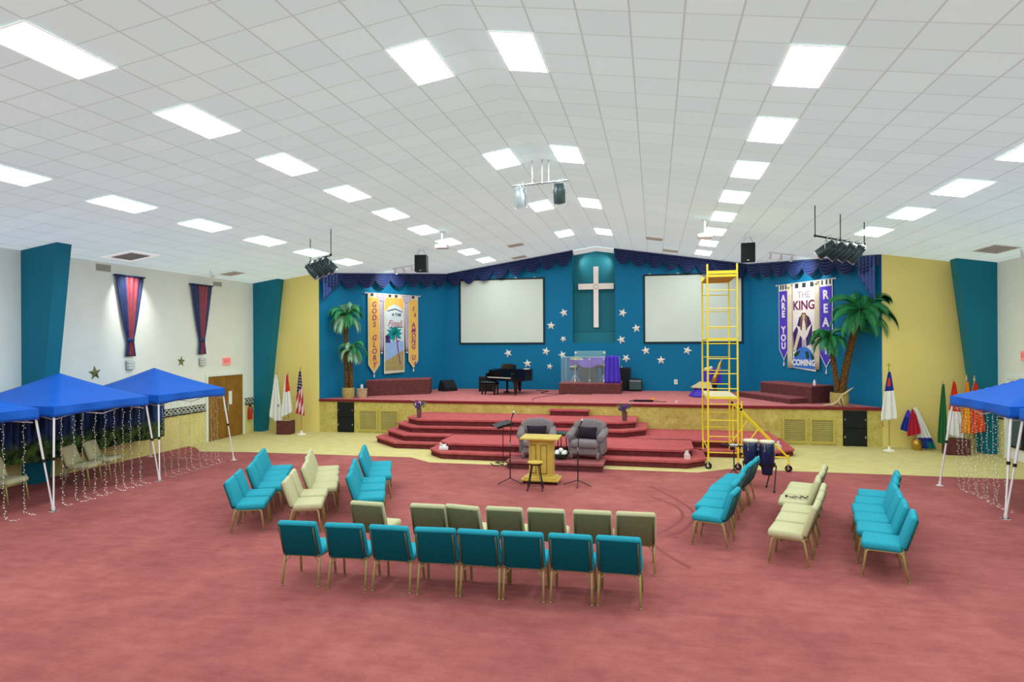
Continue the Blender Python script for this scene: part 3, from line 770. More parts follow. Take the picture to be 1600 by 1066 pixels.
stars = [(-3.8,4.54,'left of the cross, highest'),(-4.36,3.99,'left of the cross, second highest'),(-3.83,3.41,'left of the cross, just under the niche edge'),(-4.59,2.88,'below the right corner of the left screen'),(-6.27,2.8,'below the middle of the left screen'),
 (-5.41,2.35,'just above the tail of the piano'),(-4.43,2.22,'between the piano and the drum shield, lowest'),(-3.87,2.72,'behind the left edge of the drum shield'),(-1.3,4.5,'right of the cross, highest'),(-.74,3.84,'right of the cross, second highest'),
 (-1.36,3.36,'right of the cross, just under the niche edge'),(-.35,2.9,'below the left corner of the right screen'),(-1.17,2.58,'right of the purple drum drape'),(-1.71,2.55,'at the top edge of the purple drum drape'),(.27,2.5,'above the ivory outlet, lowest on the right'),(1.33,2.9,'below the right screen beside the scaffold')]
for i, (x, z, w) in enumerate(stars):
    star((x, YB, z), .19 if i not in (2, 6) else .15, [.3, -.1, .5, -.25, .4, .1, -.2, .3, -.35, .15, .35, .2, -.55, .5, 0, -.3][i], 'star', 'white star on the teal back wall %s' % w, 'white stars on the stage wall', 'y-')

def exit_sign(loc, rz, label):
    t = thing('exit_sign', label, 'exit sign', loc, rz)
    b = MB(); b.box((-.2, -.05, -.13), (.2, -.003, .13), bev=.01); b.build('sign_box', 'exit', t)
    text('sign_text', 'EXIT', .17, 'exit_text', t, frame((0, -.052, 0), (1,0,0), (0,0,1), (0,-1,0)), .002, .003)
exit_sign((XL, 19.63, 2.68), PI/2, 'faded red exit sign above the wooden double doors')
exit_sign((XW, 19.4, 2.86), -PI/2, 'faded red exit sign above the doorway on the right wall')

# double wooden doors in the left wall
def pair_doors():
    y0, y1 = 18.66, 20.5
    b = MB()
    for lo, hi in (((XL+.001, y0-.1, 0), (XL+.05, y0, 2.28)), ((XL+.001, y1, 0), (XL+.05, y1+.1, 2.28)), ((XL+.001, y0, 2.18), (XL+.05, y1, 2.28))): b.box(lo, hi)
    struct(b.build('trim_door_frame', 'mint'))
    for i, (a, c) in enumerate(((y0, (y0+y1)/2-.006), ((y0+y1)/2+.006, y1))):
        b = MB(); b.box((XL+.002, a+.004, .01), (XL+.032, c-.004, 2.17), bev=.004); d = b.build('door_%d' % (i+1), 'oak'); struct(d, 'honey brown wooden door leaf in the left wall', 'door')
        b = MB(); yy = c - .1 if i == 0 else a + .1; b.box((XL+.034, yy-.04, .95), (XL+.04, yy+.04, 1.25)); b.tube([(XL+.045, yy, .98), (XL+.075, yy, .99), (XL+.075, yy, 1.21), (XL+.045, yy, 1.22)], .01, 8); b.build('door_handle', 'chrome', d)
pair_doors()
o = MB().box((XL+.034, 19.72, 1.15), (XL+.037, 19.9, 1.62)).build('paper_notice', 'f_white'); tag(o, 'white paper notice taped to the wooden doors', 'notice')
t = thing('fire_extinguisher', 'red fire extinguisher on the left wall beside the wooden doors', 'fire extinguisher', (XL + .09, 20.86, .5))
MB().lathe([(.0, 0), (.07, 0), (.075, .02), (.075, .36), (.05, .42), (.025, .45), (.025, .48)]).build('cylinder_body', 'red_paint', t, angle=40)
b = MB(); b.box((-.02, -.06, .48), (.02, .06, .53), bev=.008); b.tube([(0, .05, .5), (.02, .1, .42), (.03, .1, .2)], .012, 6); b.build('valve_hose', 'black', t)
MB().box((-.086, -.05, .1), (-.06, .05, .3)).build('wall_bracket', 'grey', t)

# doorway in the right wall
b = MB()
for lo, hi in (((XW-.05, 20.3, 0), (XW-.001, 20.44, 2.3)), ((XW-.05, 18.55, 0), (XW-.001, 18.7, 2.3)), ((XW-.05, 18.7, 2.2), (XW-.001, 20.3, 2.3))): b.box(lo, hi)
struct(b.build('trim_doorway_frame', 'mint'))
for i, (a, c) in enumerate(((18.7, 19.49), (19.5, 20.3))):
    b = MB(); b.box((XW-.032, a+.004, .01), (XW-.002, c-.004, 2.19), bev=.004)
    d = struct(b.build('door_%d' % (i+3), 'white'), 'white door leaf in the right wall', 'door')
    b = MB(); b.box((XW-.04, a+.12, .95), (XW-.034, a+.2, 1.2)); b.tube([(XW-.04, a+.16, 1.05), (XW-.09, a+.16, 1.05)], .02, 8); b.build('door_handle', 'chrome', d)
b = MB(); b.box((XW-.1, 19.42, .35), (XW-.036, 20.1, 1.2), bev=.006); b.mi = 1; b.box((XW-.104, 19.47, .4), (XW-.1, 20.05, 1.15)); o = b.build('notice_board', ['dark', 'amp']); tag(o, 'dark grey notice board hanging beside the right doorway', 'board')

# ---------------------------------------------------------------- outlets
for loc, n, lab in (((XL+.003, 15.0, .42), 'x+', 'ivory wall outlet low on the yellow wainscot behind the canopies'), ((.86, YB-.003, 1.6), 'y-', 'ivory wall outlet on the teal back wall beside the amplifier')):
    t = thing('wall_outlet', lab, 'outlet', loc)
    if n == 'x+':
        MB().box((0, -.05, -.075), (.008, .05, .075), bev=.003).build('cover_plate', 'plate', t); MB().box((.008, -.02, -.04), (.01, .02, -.01)).box((.008, -.02, .01), (.01, .02, .04)).build('sockets', 'grey', t)
    else:
        MB().box((-.07, -.008, -.1), (.07, 0, .1), bev=.003).build('cover_plate', 'plate', t); MB().box((-.02, -.01, -.04), (.02, -.008, -.01)).box((-.02, -.01, .01), (.02, -.008, .04)).build('sockets', 'grey', t)

# ================================================================ STAGE WALL
def screen(x0, x1, label):
    t = thing('projection_screen', label, 'screen', ((x0+x1)/2, YB, 0)); w = (x1-x0)/2
    MB().box((-w, -.03, 3.27), (w, -.008, 6.02)).build('screen_surface', 'screen', t)
    b = MB()
    for lo, hi in (((-w-.07, -.045, 3.2), (-w, -.004, 6.09)), ((w, -.045, 3.2), (w+.07, -.004, 6.09)), ((-w, -.045, 3.2), (w, -.004, 3.27)), ((-w, -.045, 6.02), (w, -.004, 6.09))): b.box(lo, hi)
    b.build('screen_border', 'screen_frame', t)
    b = MB()
    for k in (-.9, -.3, .35, .8): b.box((w*k-.06, -.05, 6.09), (w*k+.06, -.01, 6.12))
    b.build('mounting_clips', 'grey', t)
screen(-8.42, -4.7, 'large pale projection screen left of the cross, above the piano')
screen(-.37, 3.45, 'large pale projection screen right of the cross, behind the scaffold')
t = thing('wooden_cross', 'tall white painted wooden cross in the teal niche', 'cross', (-2.44, YNB - .3, 0))
MB().box((-.105, -.05, 3.9), (.105, .05, 6.52), bev=.006).build('upright', 'bone', t)
b = MB().box((-.76, -.055, 5.54), (-.105, .045, 5.79), bev=.006); b.box((.105, -.055, 5.54), (.76, .045, 5.79), bev=.006); b.build('crossbar', 'bone', t)
b = MB(); [b.tube([(.1*cos(a), -.06, 5.66+.1*sin(a)), (.1*cos(a+.7), -.075, 5.66+.1*sin(a+.7))], .008, 5) for a in [i*.63 for i in range(10)]]; b.build('small_wreath', 'cloth_tan', t)

# scalloped navy valances
def valance(A, B, n, label, jab=None, out=.16, h=.56, nrm=None, flip=False):
    A = Vector((A[0], A[1], 0)); B = Vector((B[0], B[1], 0)); d = (B - A); L = d.length; d /= L
    nn = Vector((d.y, -d.x, 0)) if nrm is None else Vector(nrm)
    t = thing('scalloped_valance', label, 'valance', (0, 0, 0))
    def top(s): p = A + d*(s*L); return cz(p.x) - .015
    b = MB()
    def hd(u, v):
        p = A + d*(u*L) + nn*(out if v < .99 else out); return Vector((p.x, p.y, top(u) - .14*v))
    b.grid(hd, 30, 2)
    for u in (0, 1):
        p = A + d*(u*L); q = p + nn*out
        b.quad((p.x, p.y, top(u)), (q.x, q.y, top(u)), (q.x, q.y, top(u)-.34), (p.x, p.y, top(u)-.34))
    b.build('valance_board', 'navy', t)
    w = 1.0 / n
    for i in range(n):
        ua, ub = i*w - w*.08, (i+1)*w + w*.08
        if i == 0: ua = 0
        if i == n-1: ub = 1
        def f(u, v):
            s = ua + (ub-ua)*u; p = A + d*(s*L)
            arc = max(0, sin(PI*u)) ** .75
            drop = .1 + h*v*(.16 + .84*arc)
            # folds: nested swag ridges
            rip = .045*sin(v*PI*10)*arc + .07*sin(PI*u)*v + .03
            q = p + nn*(out + rip)
            return Vector((q.x, q.y, top(s) - .03 - (drop-.1) - .0*v))
        b = MB(); b.grid(f, 18, 26); b.build('swag', 'navy', t, smooth=True, solid=.012)
        # tail between the swags
    if jab is not None:
        s0, s1, hj = jab
        def g(u, v):
            s = s0 + (s1-s0)*u; p = A + d*(s*L)
            k = u if s0 < s1 else u
            ln = hj * (1 - .62*k)
            q = p + nn*(out + .05 + .035*sin(u*PI*9))
            return Vector((q.x, q.y, top(s) - .04 - ln*v))
        b = MB(); b.grid(g, 45, 8); b.build('jabot', 'navy_blue', t, smooth=True, solid=.012)
    return t
valance((DL[0][0]+.02, DL[0][1]+.03), (DL[1][0], DL[1][1]-.2), 8, 'navy scalloped valance on the left angled stage wall', (.0, .1, 1.0), nrm=(.886, -.464, 0))
valance((DR[1][0], DR[1][1]-.2), (DR[0][0]-.02, DR[0][1]+.03), 8, 'navy scalloped valance on the right angled stage wall', (1.0, .9, 1.5), nrm=(-.886, -.464, 0))
valance((DL[1][0]+.14, YB), (NX0+.03, YB), 8, 'navy scalloped valance above the left projection screen', h=.62, nrm=(0, -1, 0))
valance((NX1-.03, YB), (DR[1][0]-.14, YB), 8, 'navy scalloped valance above the right projection screen', h=.62, nrm=(0, -1, 0))

# ---------------------------------------------------------------- hanging banners
def banner_base(P0, P1, label, nrm):
    A = Vector((*P0, 0)); B = Vector((*P1, 0)); d = (B-A); L = d.length; d /= L; n = Vector((*nrm, 0)).normalized()
    t = thing('wall_banner', label, 'banner', (0, 0, 0))
    def W(u, z, o=.1): p = A + d*(u*L) + n*o; return Vector((p.x, p.y, z))
    return t, W, d, n, L
def flat(name, W, poly, m, parent, o=.1, th=.006):
    b = MB(); b._f([b.bm.verts.new(W(u, z, o)) for u, z in poly]); return b.build(name, m, parent, solid=th)
def drop_cloth(name, W, u0, u1, z0, z1, m, parent, o=.1, amp=.02, folds=3, taper=0):
    b = MB()
    def f(u, v):
        k = 1 - taper*v; uu = (u0+u1)/2 + (u-.5)*(u1-u0)*k
        return W(uu, z0 + (z1-z0)*v, o + amp*sin(u*PI*2*folds))
    b.grid(f, 24, 8); return b.build(name, m, parent, smooth=True, solid=.006)
# --- gold banner, left wall
t, W, d, n, L = banner_base((-11.19, 23.45), (-9.93, 25.86), 'gold banner set with GODS GLORY IS AMONG US lettering on the left stage wall', (.886, -.464))
b = MB(); b.tube([W(-.02, 5.27), W(1.02, 5.27)], .022, 8); b.ball(W(-.02, 5.27), .035); b.ball(W(1.02, 5.27), .035); b.build('banner_rod', 'bone', t, smooth=True)
ex = d; ez = n
for k, (u0, u1, zs, zt, words, sz) in enumerate(((.02, .235, 2.42, 2.05, 'GODS GLORY', .29), (.785, .985, 2.52, 2.2, None, .29))):
    um = (u0+u1)/2
    edge = [(u0, 5.26), (u1, 5.26), (u1, zs), (um, zt), (u0, zs)]
    flat('gold_panel', W, edge, 'cloth_cream', t, .1)
    g = .015
    p = flat('gold_field', W, [(u0+g, 5.1), (u1-g, 5.1), (u1-g, zs+.03), (um, zt+.09), (u0+g, zs+.03)], 'gold_panel', t, .108)
    lets = 'GODS GLORY' if k == 0 else 'Is AMONG Us'
    if k == 0:
        zz = 4.82
        for ch in lets:
            if ch != ' ': text('letter', ch, .3, 'ink_mag', p, frame(W(um, zz, .118), ex, (0,0,1), ez), .002, .006, .2)
            zz -= .268
    else:
        zz = 4.72
        for ch in ('I', 's', ' ', 'A', 'M', 'O', 'N', 'G', ' ', 'U', 's'):
            if ch != ' ': text('letter', ch, .3, 'ink_mag', p, frame(W(um + (.03 if ch == 's' else -.005), zz, .118), ex, (0,0,1), ez), .002, .006, .2)
            zz -= .23
    b = MB(); c = W(um, zt - .07); b.ball(c, .035, sc=(1, 1, 1.3)); b.tube([W(um, zt), c], .008, 5); b.tube([c, c - Vector((0,0,.07))], [.025, .03], 8); b.build('tassel', 'f_white', t)
for u0, u1 in ((.245, .3), (.73, .785)):
    drop_cloth('satin_tail', W, u0-.03, u1+.03, 5.1, 2.95, 'cloth_grey', t, .09, .02, 2, .55)
    b = MB(); b.ball(W((u0+u1)/2, 2.88, .09), .045); b.build('tassel', 'f_white', t)
    flat('satin_swag', W, [(u0-.07, 5.24), (u1+.07, 5.24), (u1+.03, 4.98), (u0-.03, 4.98)], 'cloth_grey', t, .115)
u0, u1 = .31, .705
ctr = flat('picture_panel', W, [(u0, 5.26), (u1, 5.26), (u1, 2.06), (u0, 2.02)], 'cloth_cream', t, .1)
def cp(name, pts, m, o): # pts in panel coordinates 0..1
    return flat(name, W, [(u0 + (u1-u0)*a, 2.06 + 3.2*c) for a, c in pts], m, ctr, o, .003)
cp('sun_field', [(.05,.96),(.95,.96),(.95,.80),(.75,.85),(.5,.88),(.25,.84),(.05,.78)], 'gold_panel', .106)
for a in (.1, .32, .54, .76): cp('sun_ray', [(a,.96),(a+.1,.96),(a+.06+(.5-a)*.2,.87)], 'sunray', .11)
cp('sky_field', [(.05,.78),(.25,.84),(.5,.88),(.75,.85),(.95,.80),(.95,.40),(.05,.40)], 'ice', .107)
cp('lake_field', [(.05,.40),(.95,.40),(.95,.26),(.05,.12)], 'sky_cloth', .107)
cp('hill_field', [(.05,.15),(.4,.20),(.95,.29),(.95,.03),(.05,.03)], 'sand', .111)
cp('roof_line', [(.16,.795),(.55,.825),(.92,.785),(.92,.775),(.55,.812),(.16,.783)], 'ink_dark', .112)
cp('hut_wall', [(.06,.47),(.17,.49),(.3,.465),(.3,.385),(.08,.385)], 'robe', .112)
cp('hut_wall', [(.6,.42),(.85,.40),(.6,.40)], 'robe', .112)
pz = [(.5,.46)]
leafs = []
for a, ln in ((1.45,.19),(1.0,.18),(.5,.42),(.05,.38),(-.5,.42),(2.1,.2),(2.75,.34),(3.25,.32),(3.9,.3),(4.5,.2)):
    ca, sa = cos(a), sin(a)*.34; L2 = .4 if abs(cos(a)) > .6 else .33
    tx, tz = .5+ca*L2, .5+sa*L2
    nx, nz = -sin(a)*.07, cos(a)*.024
    cp('palm_frond', [(.5-nx*.4,.5-nz*.4),(.5+ca*L2*.55-nx,.5+sa*L2*.55-nz),(tx,tz),(.5+ca*L2*.55+nx,.5+sa*L2*.55+nz),(.5+nx*.4,.5+nz*.4)], 'jade', .118)
cp('palm_stem', [(.55,.47),(.6,.47),(.8,.1),(.76,.1)], 'ink_mag', .116)
text('banner_words', 'A TAB', .17, 'ink_dark', ctr, frame(W(u0 + (u1-u0)*.6, 2.06+3.2*.745, .118), ex, (0,0,1), ez), .002, .004)
text('banner_words', 'Finali', .36, 'ink_red', ctr, frame(W(u0 + (u1-u0)*.52, 2.06+3.2*.63, .118), ex, (0,0,1), ez), .002, .0, .35)
cp('underline', [(.25,.578),(.92,.594),(.92,.585),(.25,.568)], 'ink_dark', .118)
for u in (.07, .4, .52, .86):
    flat('hanging_tab', W, [(u, 5.27), (u+.045, 5.27), (u+.045, 5.16), (u, 5.16)], 'ink_dark' if u > .06 else 'ink_dark', t, .12)
# --- purple banner, right wall
t, W, d, n, L = banner_base((4.66, 25.83), (5.99, 23.31), 'purple and white banner set with ARE YOU READY lettering on the right stage wall', (-.886, -.464))
b = MB(); b.tube([W(-.025, 5.37), W(1.015, 5.37)], .022, 8); b.ball(W(-.025, 5.37), .035); b.ball(W(1.015, 5.37), .035); b.build('banner_rod', 'bone', t, smooth=True)
ex = d; ez = n
for k, (u0, u1, zs, zt) in enumerate(((.02, .21, 2.98, 2.55), (.76, .975, 2.8, 2.35))):
    um = (u0+u1)/2
    flat('purple_panel', W, [(u0, 5.14), (u1, 5.14), (u1, zs), (um, zt), (u0, zs)], 'cloth_white', t, .1)
    g = .012; p = flat('purple_field', W, [(u0+g, 5.14), (u1-g, 5.14), (u1-g, zs+.02), (um, zt+.06), (u0+g, zs+.02)], 'purple', t, .108)
    flat('top_band', W, [(u0, 5.36), (u1, 5.36), (u1, 5.14), (u0, 5.14)], 'cloth_white', t, .104)
    zz = 4.86 if k == 0 else 4.84
    st = .295 if k == 0 else .47
    for ch in ('ARE YOU' if k == 0 else 'READY'):
        if ch != ' ': text('letter', ch, .34 if k == 0 else .42, 'ink_white', p, frame(W(um, zz, .118), ex, (0,0,1), ez), .002, .016)
        zz -= st
    for uu in ((.055, .1, .15) if k == 0 else (.8, .87, .93)):
        flat('hanging_tab', W, [(uu, 5.38), (uu+.022, 5.38), (uu+.022, 5.2), (uu, 5.2)], 'ink_dark', t, .115)
    b = MB(); c = W(um, zt - .06); b.tube([W(um, zt), c], .01, 5); b.tube([c, c - Vector((0,0,.14))], [.02, .035], 8); b.build('tassel', 'f_white', t)
for u0, u1 in ((.2, .285), (.69, .765)):
    drop_cloth('cream_tail', W, u0, u1, 5.3, 2.28, 'cloth_cream', t, .13, .022, 2)
    b = MB(); b.ball(W((u0+u1)/2, 5.3, .15), .1, 10, (1, .7, .8)); b.build('gathered_knot', 'cloth_cream', t, smooth=True)
u0, u1 = .285, .695
ctr = flat('picture_panel', W, [(u0, 5.36), (u1, 5.36), (u1, 2.2), (u0, 2.3)], 'cloth_white', t, .1)
def cp(name, pts, m, o):
    return flat(name, W, [(u0 + (u1-u0)*a, 2.28 + 3.08*c) for a, c in pts], m, ctr, o, .003)
for a in (.12, .44, .78): cp('hanging_tab', [(a,1.0),(a+.15,1.0),(a+.15,.945),(a,.945)], 'ink_dark', .108)
text('banner_words', 'THE', .34, 'cloth_grey', ctr, frame(W(u0 + (u1-u0)*.5, 2.28+3.08*.86, .112), ex, (0,0,1), ez), .002, .006)
text('banner_words', 'KING', .46, 'ink_plum', ctr, frame(W(u0 + (u1-u0)*.5, 2.28+3.08*.735, .112), ex, (0,0,1), ez), .002, .008)
cp('violet_robe', [(.04,.2),(.02,.42),(.2,.5),(.3,.6),(.5,.645),(.72,.6),(.85,.5),(.85,.3),(.6,.26),(.3,.22)], 'robe', .106)
cp('left_sleeve', [(.04,.22),(.3,.5),(.42,.46),(.14,.2)], 'cloth_cream', .11)
cp('white_gown', [(.15,.53),(.36,.46),(.5,.6),(.62,.46),(.86,.53),(.66,.38),(.52,.33),(.36,.38)], 'cloth_white', .113)
cp('white_gown', [(.42,.36),(.6,.36),(.62,.24),(.42,.24)], 'cloth_grey', .112)
cp('brown_hair', [(.36,.46),(.36,.6),(.44,.65),(.58,.65),(.66,.58),(.66,.46),(.6,.44),(.56,.57),(.46,.57),(.42,.44)], 'hair', .116)
cp('face', [(.46,.57),(.56,.57),(.57,.62),(.51,.64),(.45,.62)], 'cloth_tan', .118)
cp('globe', [(.04,.015)] + [(.5+.46*cos(PI - PI*i/14), .07+.185*sin(PI*i/14)) for i in range(15)] + [(.96,.0)], 'globe', .12)
for pts in ([(.06,.16),(.2,.2),(.36,.21),(.3,.17),(.16,.13)], [(.56,.2),(.72,.2),(.74,.13),(.64,.11),(.6,.16)], [(.8,.19),(.93,.15),(.95,.09),(.84,.12)]): cp('continent', pts, 'land', .124)
text('banner_words', 'COMING', .29, 'ink_white', ctr, frame(W(u0 + (u1-u0)*.5, 2.28+3.08*.068, .13), ex, (0,0,1), ez), .002, .014)

# ================================================================ HANGING SPEAKERS, PROJECTORS, STAGE LIGHTS
def hang_speaker(x, y, label, rz):
    t = thing('hanging_speaker', label, 'speaker', (x, y, 5.75), rz)
    b = MB(); b.box((-.21, -.16, -.0), (.21, .2, .58), bev=.012); b.build('speaker_cabinet', 'black', t)
    MB().box((-.19, -.175, .02), (.19, -.161, .56), bev=.005).build('speaker_grille', 'grille', t)
    MB().box((-.03, -.182, .03), (.03, -.176, .05)).build('badge', 'chrome', t)
    b = MB(); zc = cz(x) - 5.75
    for sx in (-.17, .17): b.tube([(sx, .0, .58), (sx*.3, .0, zc)], .005, 5); b.tube([(sx, .1, .58), (sx*.3, .05, zc)], .005, 5)
    b.build('hanging_wires', 'grey', t)
hang_speaker(-7.9, 21.0, 'black loudspeaker hanging from the ceiling left of the left screen', .15)
hang_speaker(2.86, 21.0, 'black loudspeaker hanging from the ceiling above the scaffold', -.1)
def projector(x, y, label):
    t = thing('ceiling_projector', label, 'projector', (x, y, 0)); zc = cz(x)
    b = MB(); b.tube([(0,0,zc-.40), (0,0,zc-.005)], .03, 8); b.box((-.1,-.1,zc-.02), (.1,.1,zc-.004)); b.build('drop_pole', 'pole_white', t)
    b = MB(); b.box((-.2, -.16, zc-.53), (.2, .16, zc-.42), bev=.02); b.build('projector_body', 'pole_white', t)
    b = MB(); b.tube([(.08, .16, zc-.475), (.08, .22, zc-.475)], .04, 12); b.build('lens', 'black', t)
    b = MB(); [b.tube([(sx*.16, sy*.12, zc-.42), (0, 0, zc-.37)], .008, 5) for sx in (-1, 1) for sy in (-1, 1)]; b.build('mount_arms', 'grey', t)
projector(-6.45, 19.0, 'small white projector on a ceiling pole, left of the ridge'); projector(1.42, 18.96, 'small white projector on a ceiling pole, right of the ridge')

def can(parent, p, aim, L=.46, r=.13, m='lampdark'):
    """a stage lamp: yoke, can, lens ring"""
    p = Vector(p); a = Vector(aim).normalized(); c = p - Vector((0,0,.27))
    q = a.to_track_quat('Z', 'Y').to_matrix().to_4x4(); q.translation = c
    b = MB(); b.lathe([(r*.35, -L*.5), (r*.8, -L*.47), (r*.85, -L*.2), (r, -L*.15), (r, L*.5), (r*.93, L*.5), (r*.9, L*.42)], n=20, M4=q)
    o = b.build('lamp_can', m, parent, angle=40)
    b = MB(); b.lathe([(r*.86, L*.36), (r*.86, L*.4)], n=20, M4=q); b.build('lens', 'sconce', o)
    b = MB(); b.lathe([(r*1.08, L*.47), (r*1.08, L*.52), (r*.95, L*.52), (r*.95, L*.47)], n=20, M4=q); b.build('trim_ring', 'chrome', o)
    MB().lathe([(r*.5, -L*.56), (r*.5, -L*.49), (r*.2, -L*.49), (r*.2, -L*.56)], n=16, M4=q).build('rear_cap', 'chrome', o)
    b = MB(); side = a.cross(Vector((0,0,1))).normalized()
    b.tube([p, p - Vector((0,0,.06)), p - Vector((0,0,.08)) + side*r*1.1, c + side*r*1.12], .009, 6); b.tube([p - Vector((0,0,.08)) + side*r*1.1, p - Vector((0,0,.08)) - side*r*1.1, c - side*r*1.12], .009, 6)
    b.ball(p, .035); b.build('yoke', 'grey', o)
def rig(name, label, A, B, rods, cans, m='lampdark', rm='black'):
    t = thing(name, label, 'stage lights', (0, 0, 0)); A = Vector(A); B = Vector(B)
    b = MB(); b.tube([A, B], .022, 8); b.build('lighting_bar', rm, t, smooth=True)
    b = MB()
    for k in rods: p = A.lerp(B, k); b = MB(); b.tube([p, (p.x, p.y, cz(p.x) - .004)], .012, 6); b.ball(p, .035); b.build('drop_rod', rm, t)
    for k, aim, mm in cans: can(t, A.lerp(B, k), aim, m=mm)
    b = MB()
    for k, aim, mm in cans:
        p = A.lerp(B, k); b.tube([p + Vector((0,0,.03)), p + Vector((.08, -.05, .05)), p + Vector((.1, -.08, -.12)), p - Vector((0,.05,.22))], .007, 5)
    b.build('lamp_cables', 'grey', t)
rig('stage_light_bar', 'bar of black stage lights hanging above the left yellow wall', (-8.66, 16.04, 5.72), (-9.65, 16.64, 5.62), (0, .97), [(.08, (.62, .35, -.7), 'lampdark'), (.36, (.55, .4, -.75), 'lampdark'), (.62, (.5, .45, -.75), 'lampdark'), (.86, (.6, .3, -.75), 'lampdark')])
rig('stage_light_bar', 'bar of four black stage lights hanging above the purple banner', (3.64, 15.93, 5.72), (5.05, 17.2, 5.66), (0, .5, 1), [(.22, (-.8, .4, -.62), 'lampdark'), (.43, (-.75, .42, -.66), 'lampdark'), (.62, (-.7, .42, -.7), 'lampdark'), (.82, (-.6, .4, -.75), 'lampdark')])
rig('stage_light_bar', 'pale bar with two stage lights hanging below the ridge', (-3.07, 13.95, 6.79), (-1.84, 13.95, 6.85), (.36, .54, .66), [(.13, (.05, .25, -1), 'grey'), (.85, (-.02, .3, -1), 'lampdark')], rm='grey')
def spots(x, y, label):
    t = thing('track_spotlights', label, 'spotlight', (x, y, cz(x))); s = SR if x > XR else -SLF; t.rotation_euler = (0, s, 0)
    MB().box((-.45, -.03, -.05), (.45, .03, -.003)).build('track_bar', 'pole_white', t)
    for k in (-.35, 0, .35):
        b = MB(); b.tube([(k, 0, -.05), (k, .02, -.1)], .01, 6); b.tube([(k, -.02, -.08), (k, .05, -.17), (k, .1, -.22)], [.035, .05, .06], 12); b.build('spot_head', 'pole_white', t)
spots(-9.6, 23.5, 'small white track spotlights on the ceiling before the gold banner'); spots(4.3, 23.5, 'small white track spotlights on the ceiling before the purple banner')
def camera_dome(loc, label):
    t = thing('dome_camera', label, 'lamp', loc)
    MB().tube([(0,0,0), (0,0,-.06)], .03, 10).build('dome_base', 'pole_white', t); b = MB(); b.tube([(0,0,-.05), (.03,0,-.1), (.08,0,-.2)], [.03, .06, .07], 12); b.build('dome_head', 'pole_white', t)  # lamp-shaped body stands in for a small security camera dome
camera_dome((-13.9, 17.9, cz(-13.9)), 'small white camera dome on the ceiling by the left wall'); camera_dome((9.1, 18.6, cz(9.1)), 'small white camera dome on the ceiling by the right wall')

# ================================================================ ON THE STAGE
# --- grand piano
t = thing('grand_piano', 'black lacquered grand piano on the stage below the left screen', 'piano', (-5.47, 25.1, ZS), R(60))
out = [(-.78, -.72), (-.2, -.73), (.2, -.70), (.45, -.55), (.62, -.3), (.78, .0), (.9, .3), (.86, .58), (.66, .70), (-.78, .72)]
b = MB(); b.prism(out, .54, .97); b.build('piano_case', 'piano', t)
lid = [(x*1.02 + .0, y*1.02) for x, y in out if x > -.7]; lid = [(-.3, -.745)] + [p for p in lid if p[0] > -.25] + [(-.3, .735)]
b = MB(); b.prism(lid, .965, .99); b.build('piano_lid', 'piano', t)
b = MB(); b.prism([(-.3, -.745), (-.3, .735), (-.62, .735), (-.62, -.745)][::-1], .992, 1.012); b.build('front_lid_flap', 'piano', t)
b = MB(); b.box((-.98, -.72, .58), (-.76, .72, .66)); b.box((-.98, -.72, .66), (-.76, -.64, .86), bev=.02); b.box((-.98, .64, .66), (-.76, .72, .86), bev=.02); b.build('key_bed', 'piano', t)
b = MB(); b.box((-.96, -.63, .665), (-.8, .63, .69)); kb = b.build('keyboard', 'bone', t)
b = MB()
for i in range(52):
    if i % 7 in (0, 1, 3, 4, 5): y = -.61 + i*.0237; b.box((-.9, y, .69), (-.8, y+.012, .702))
b.build('black_keys', 'black', kb)
Mb = Matrix.Translation((-.42, 0, .99)) @ Matrix.Rotation(.3, 4, 'Y')
b = MB(); n = 12; f1 = [b.bm.verts.new(Mb @ Vector((0, -.4 + .8*i/n, 0))) for i in range(n+1)]; f2 = [b.bm.verts.new(Mb @ Vector((0, -.4 + .8*i/n, .17 + .06*sin(PI*i/n)))) for i in range(n+1)]
for i in range(n): b._f([f1[i], f1[i+1], f2[i+1], f2[i]])
b.build('music_desk', 'piano', t, solid=.02)
for x, y in ((-.62, -.58), (-.62, .58), (.6, .3)):
    b = MB(); b.tube([(x, y, .56), (x, y, .5), (x, y, .46), (x, y, .12), (x, y, .1), (x, y, .06)], [.11, .11, .09, .06, .075, .035], 8); b.lathe([(.03, 0), (.035, .03), (.03, .06)], (x, y, 0), 10); b.build('leg', 'piano', t)
b = MB(); b.box((-.5, -.04, .1), (-.46, .04, .62)); b.box((-.56, -.12, .06), (-.42, .12, .12)); b.build('pedal_lyre', 'piano', t)
b = MB(); [b.box((-.66, y-.015, .05), (-.54, y+.015, .065)) for y in (-.06, 0, .06)]; b.build('pedals', 'brass', t)
o = MB().box((-.12, -.09, 0), (.12, .09, .012)).build('sheet_music', 'f_white'); o.location = (-5.0, 24.95, ZS + .991); o.rotation_euler = (0, 0, .4); tag(o, 'white papers lying on the closed piano lid', 'papers')
t = thing('piano_bench', 'black piano bench at the keyboard end of the grand piano', 'bench', (-6.35, 24.42, ZS), R(78))
b = MB(); b.box((-.2, -.33, .4), (.2, .33, .52), bev=.025); b.build('seat', 'piano', t)
for sx in (-1, 1):
    for sy in (-1, 1): MB().tube([(sx*.14, sy*.27, .42), (sx*.14, sy*.27, 0)], [.05, .032], 8).build('leg', 'piano', t)
t = thing('stage_speaker', 'black stage speaker standing behind the piano bench', 'speaker', (-6.95, 26.1, ZS), .2)
MB().box((-.3, -.2, 0), (.3, .2, .62), bev=.02).build('speaker_cabinet', 'black', t); MB().box((-.27, -.215, .04), (.27, -.202, .58)).build('speaker_grille', 'grille', t)

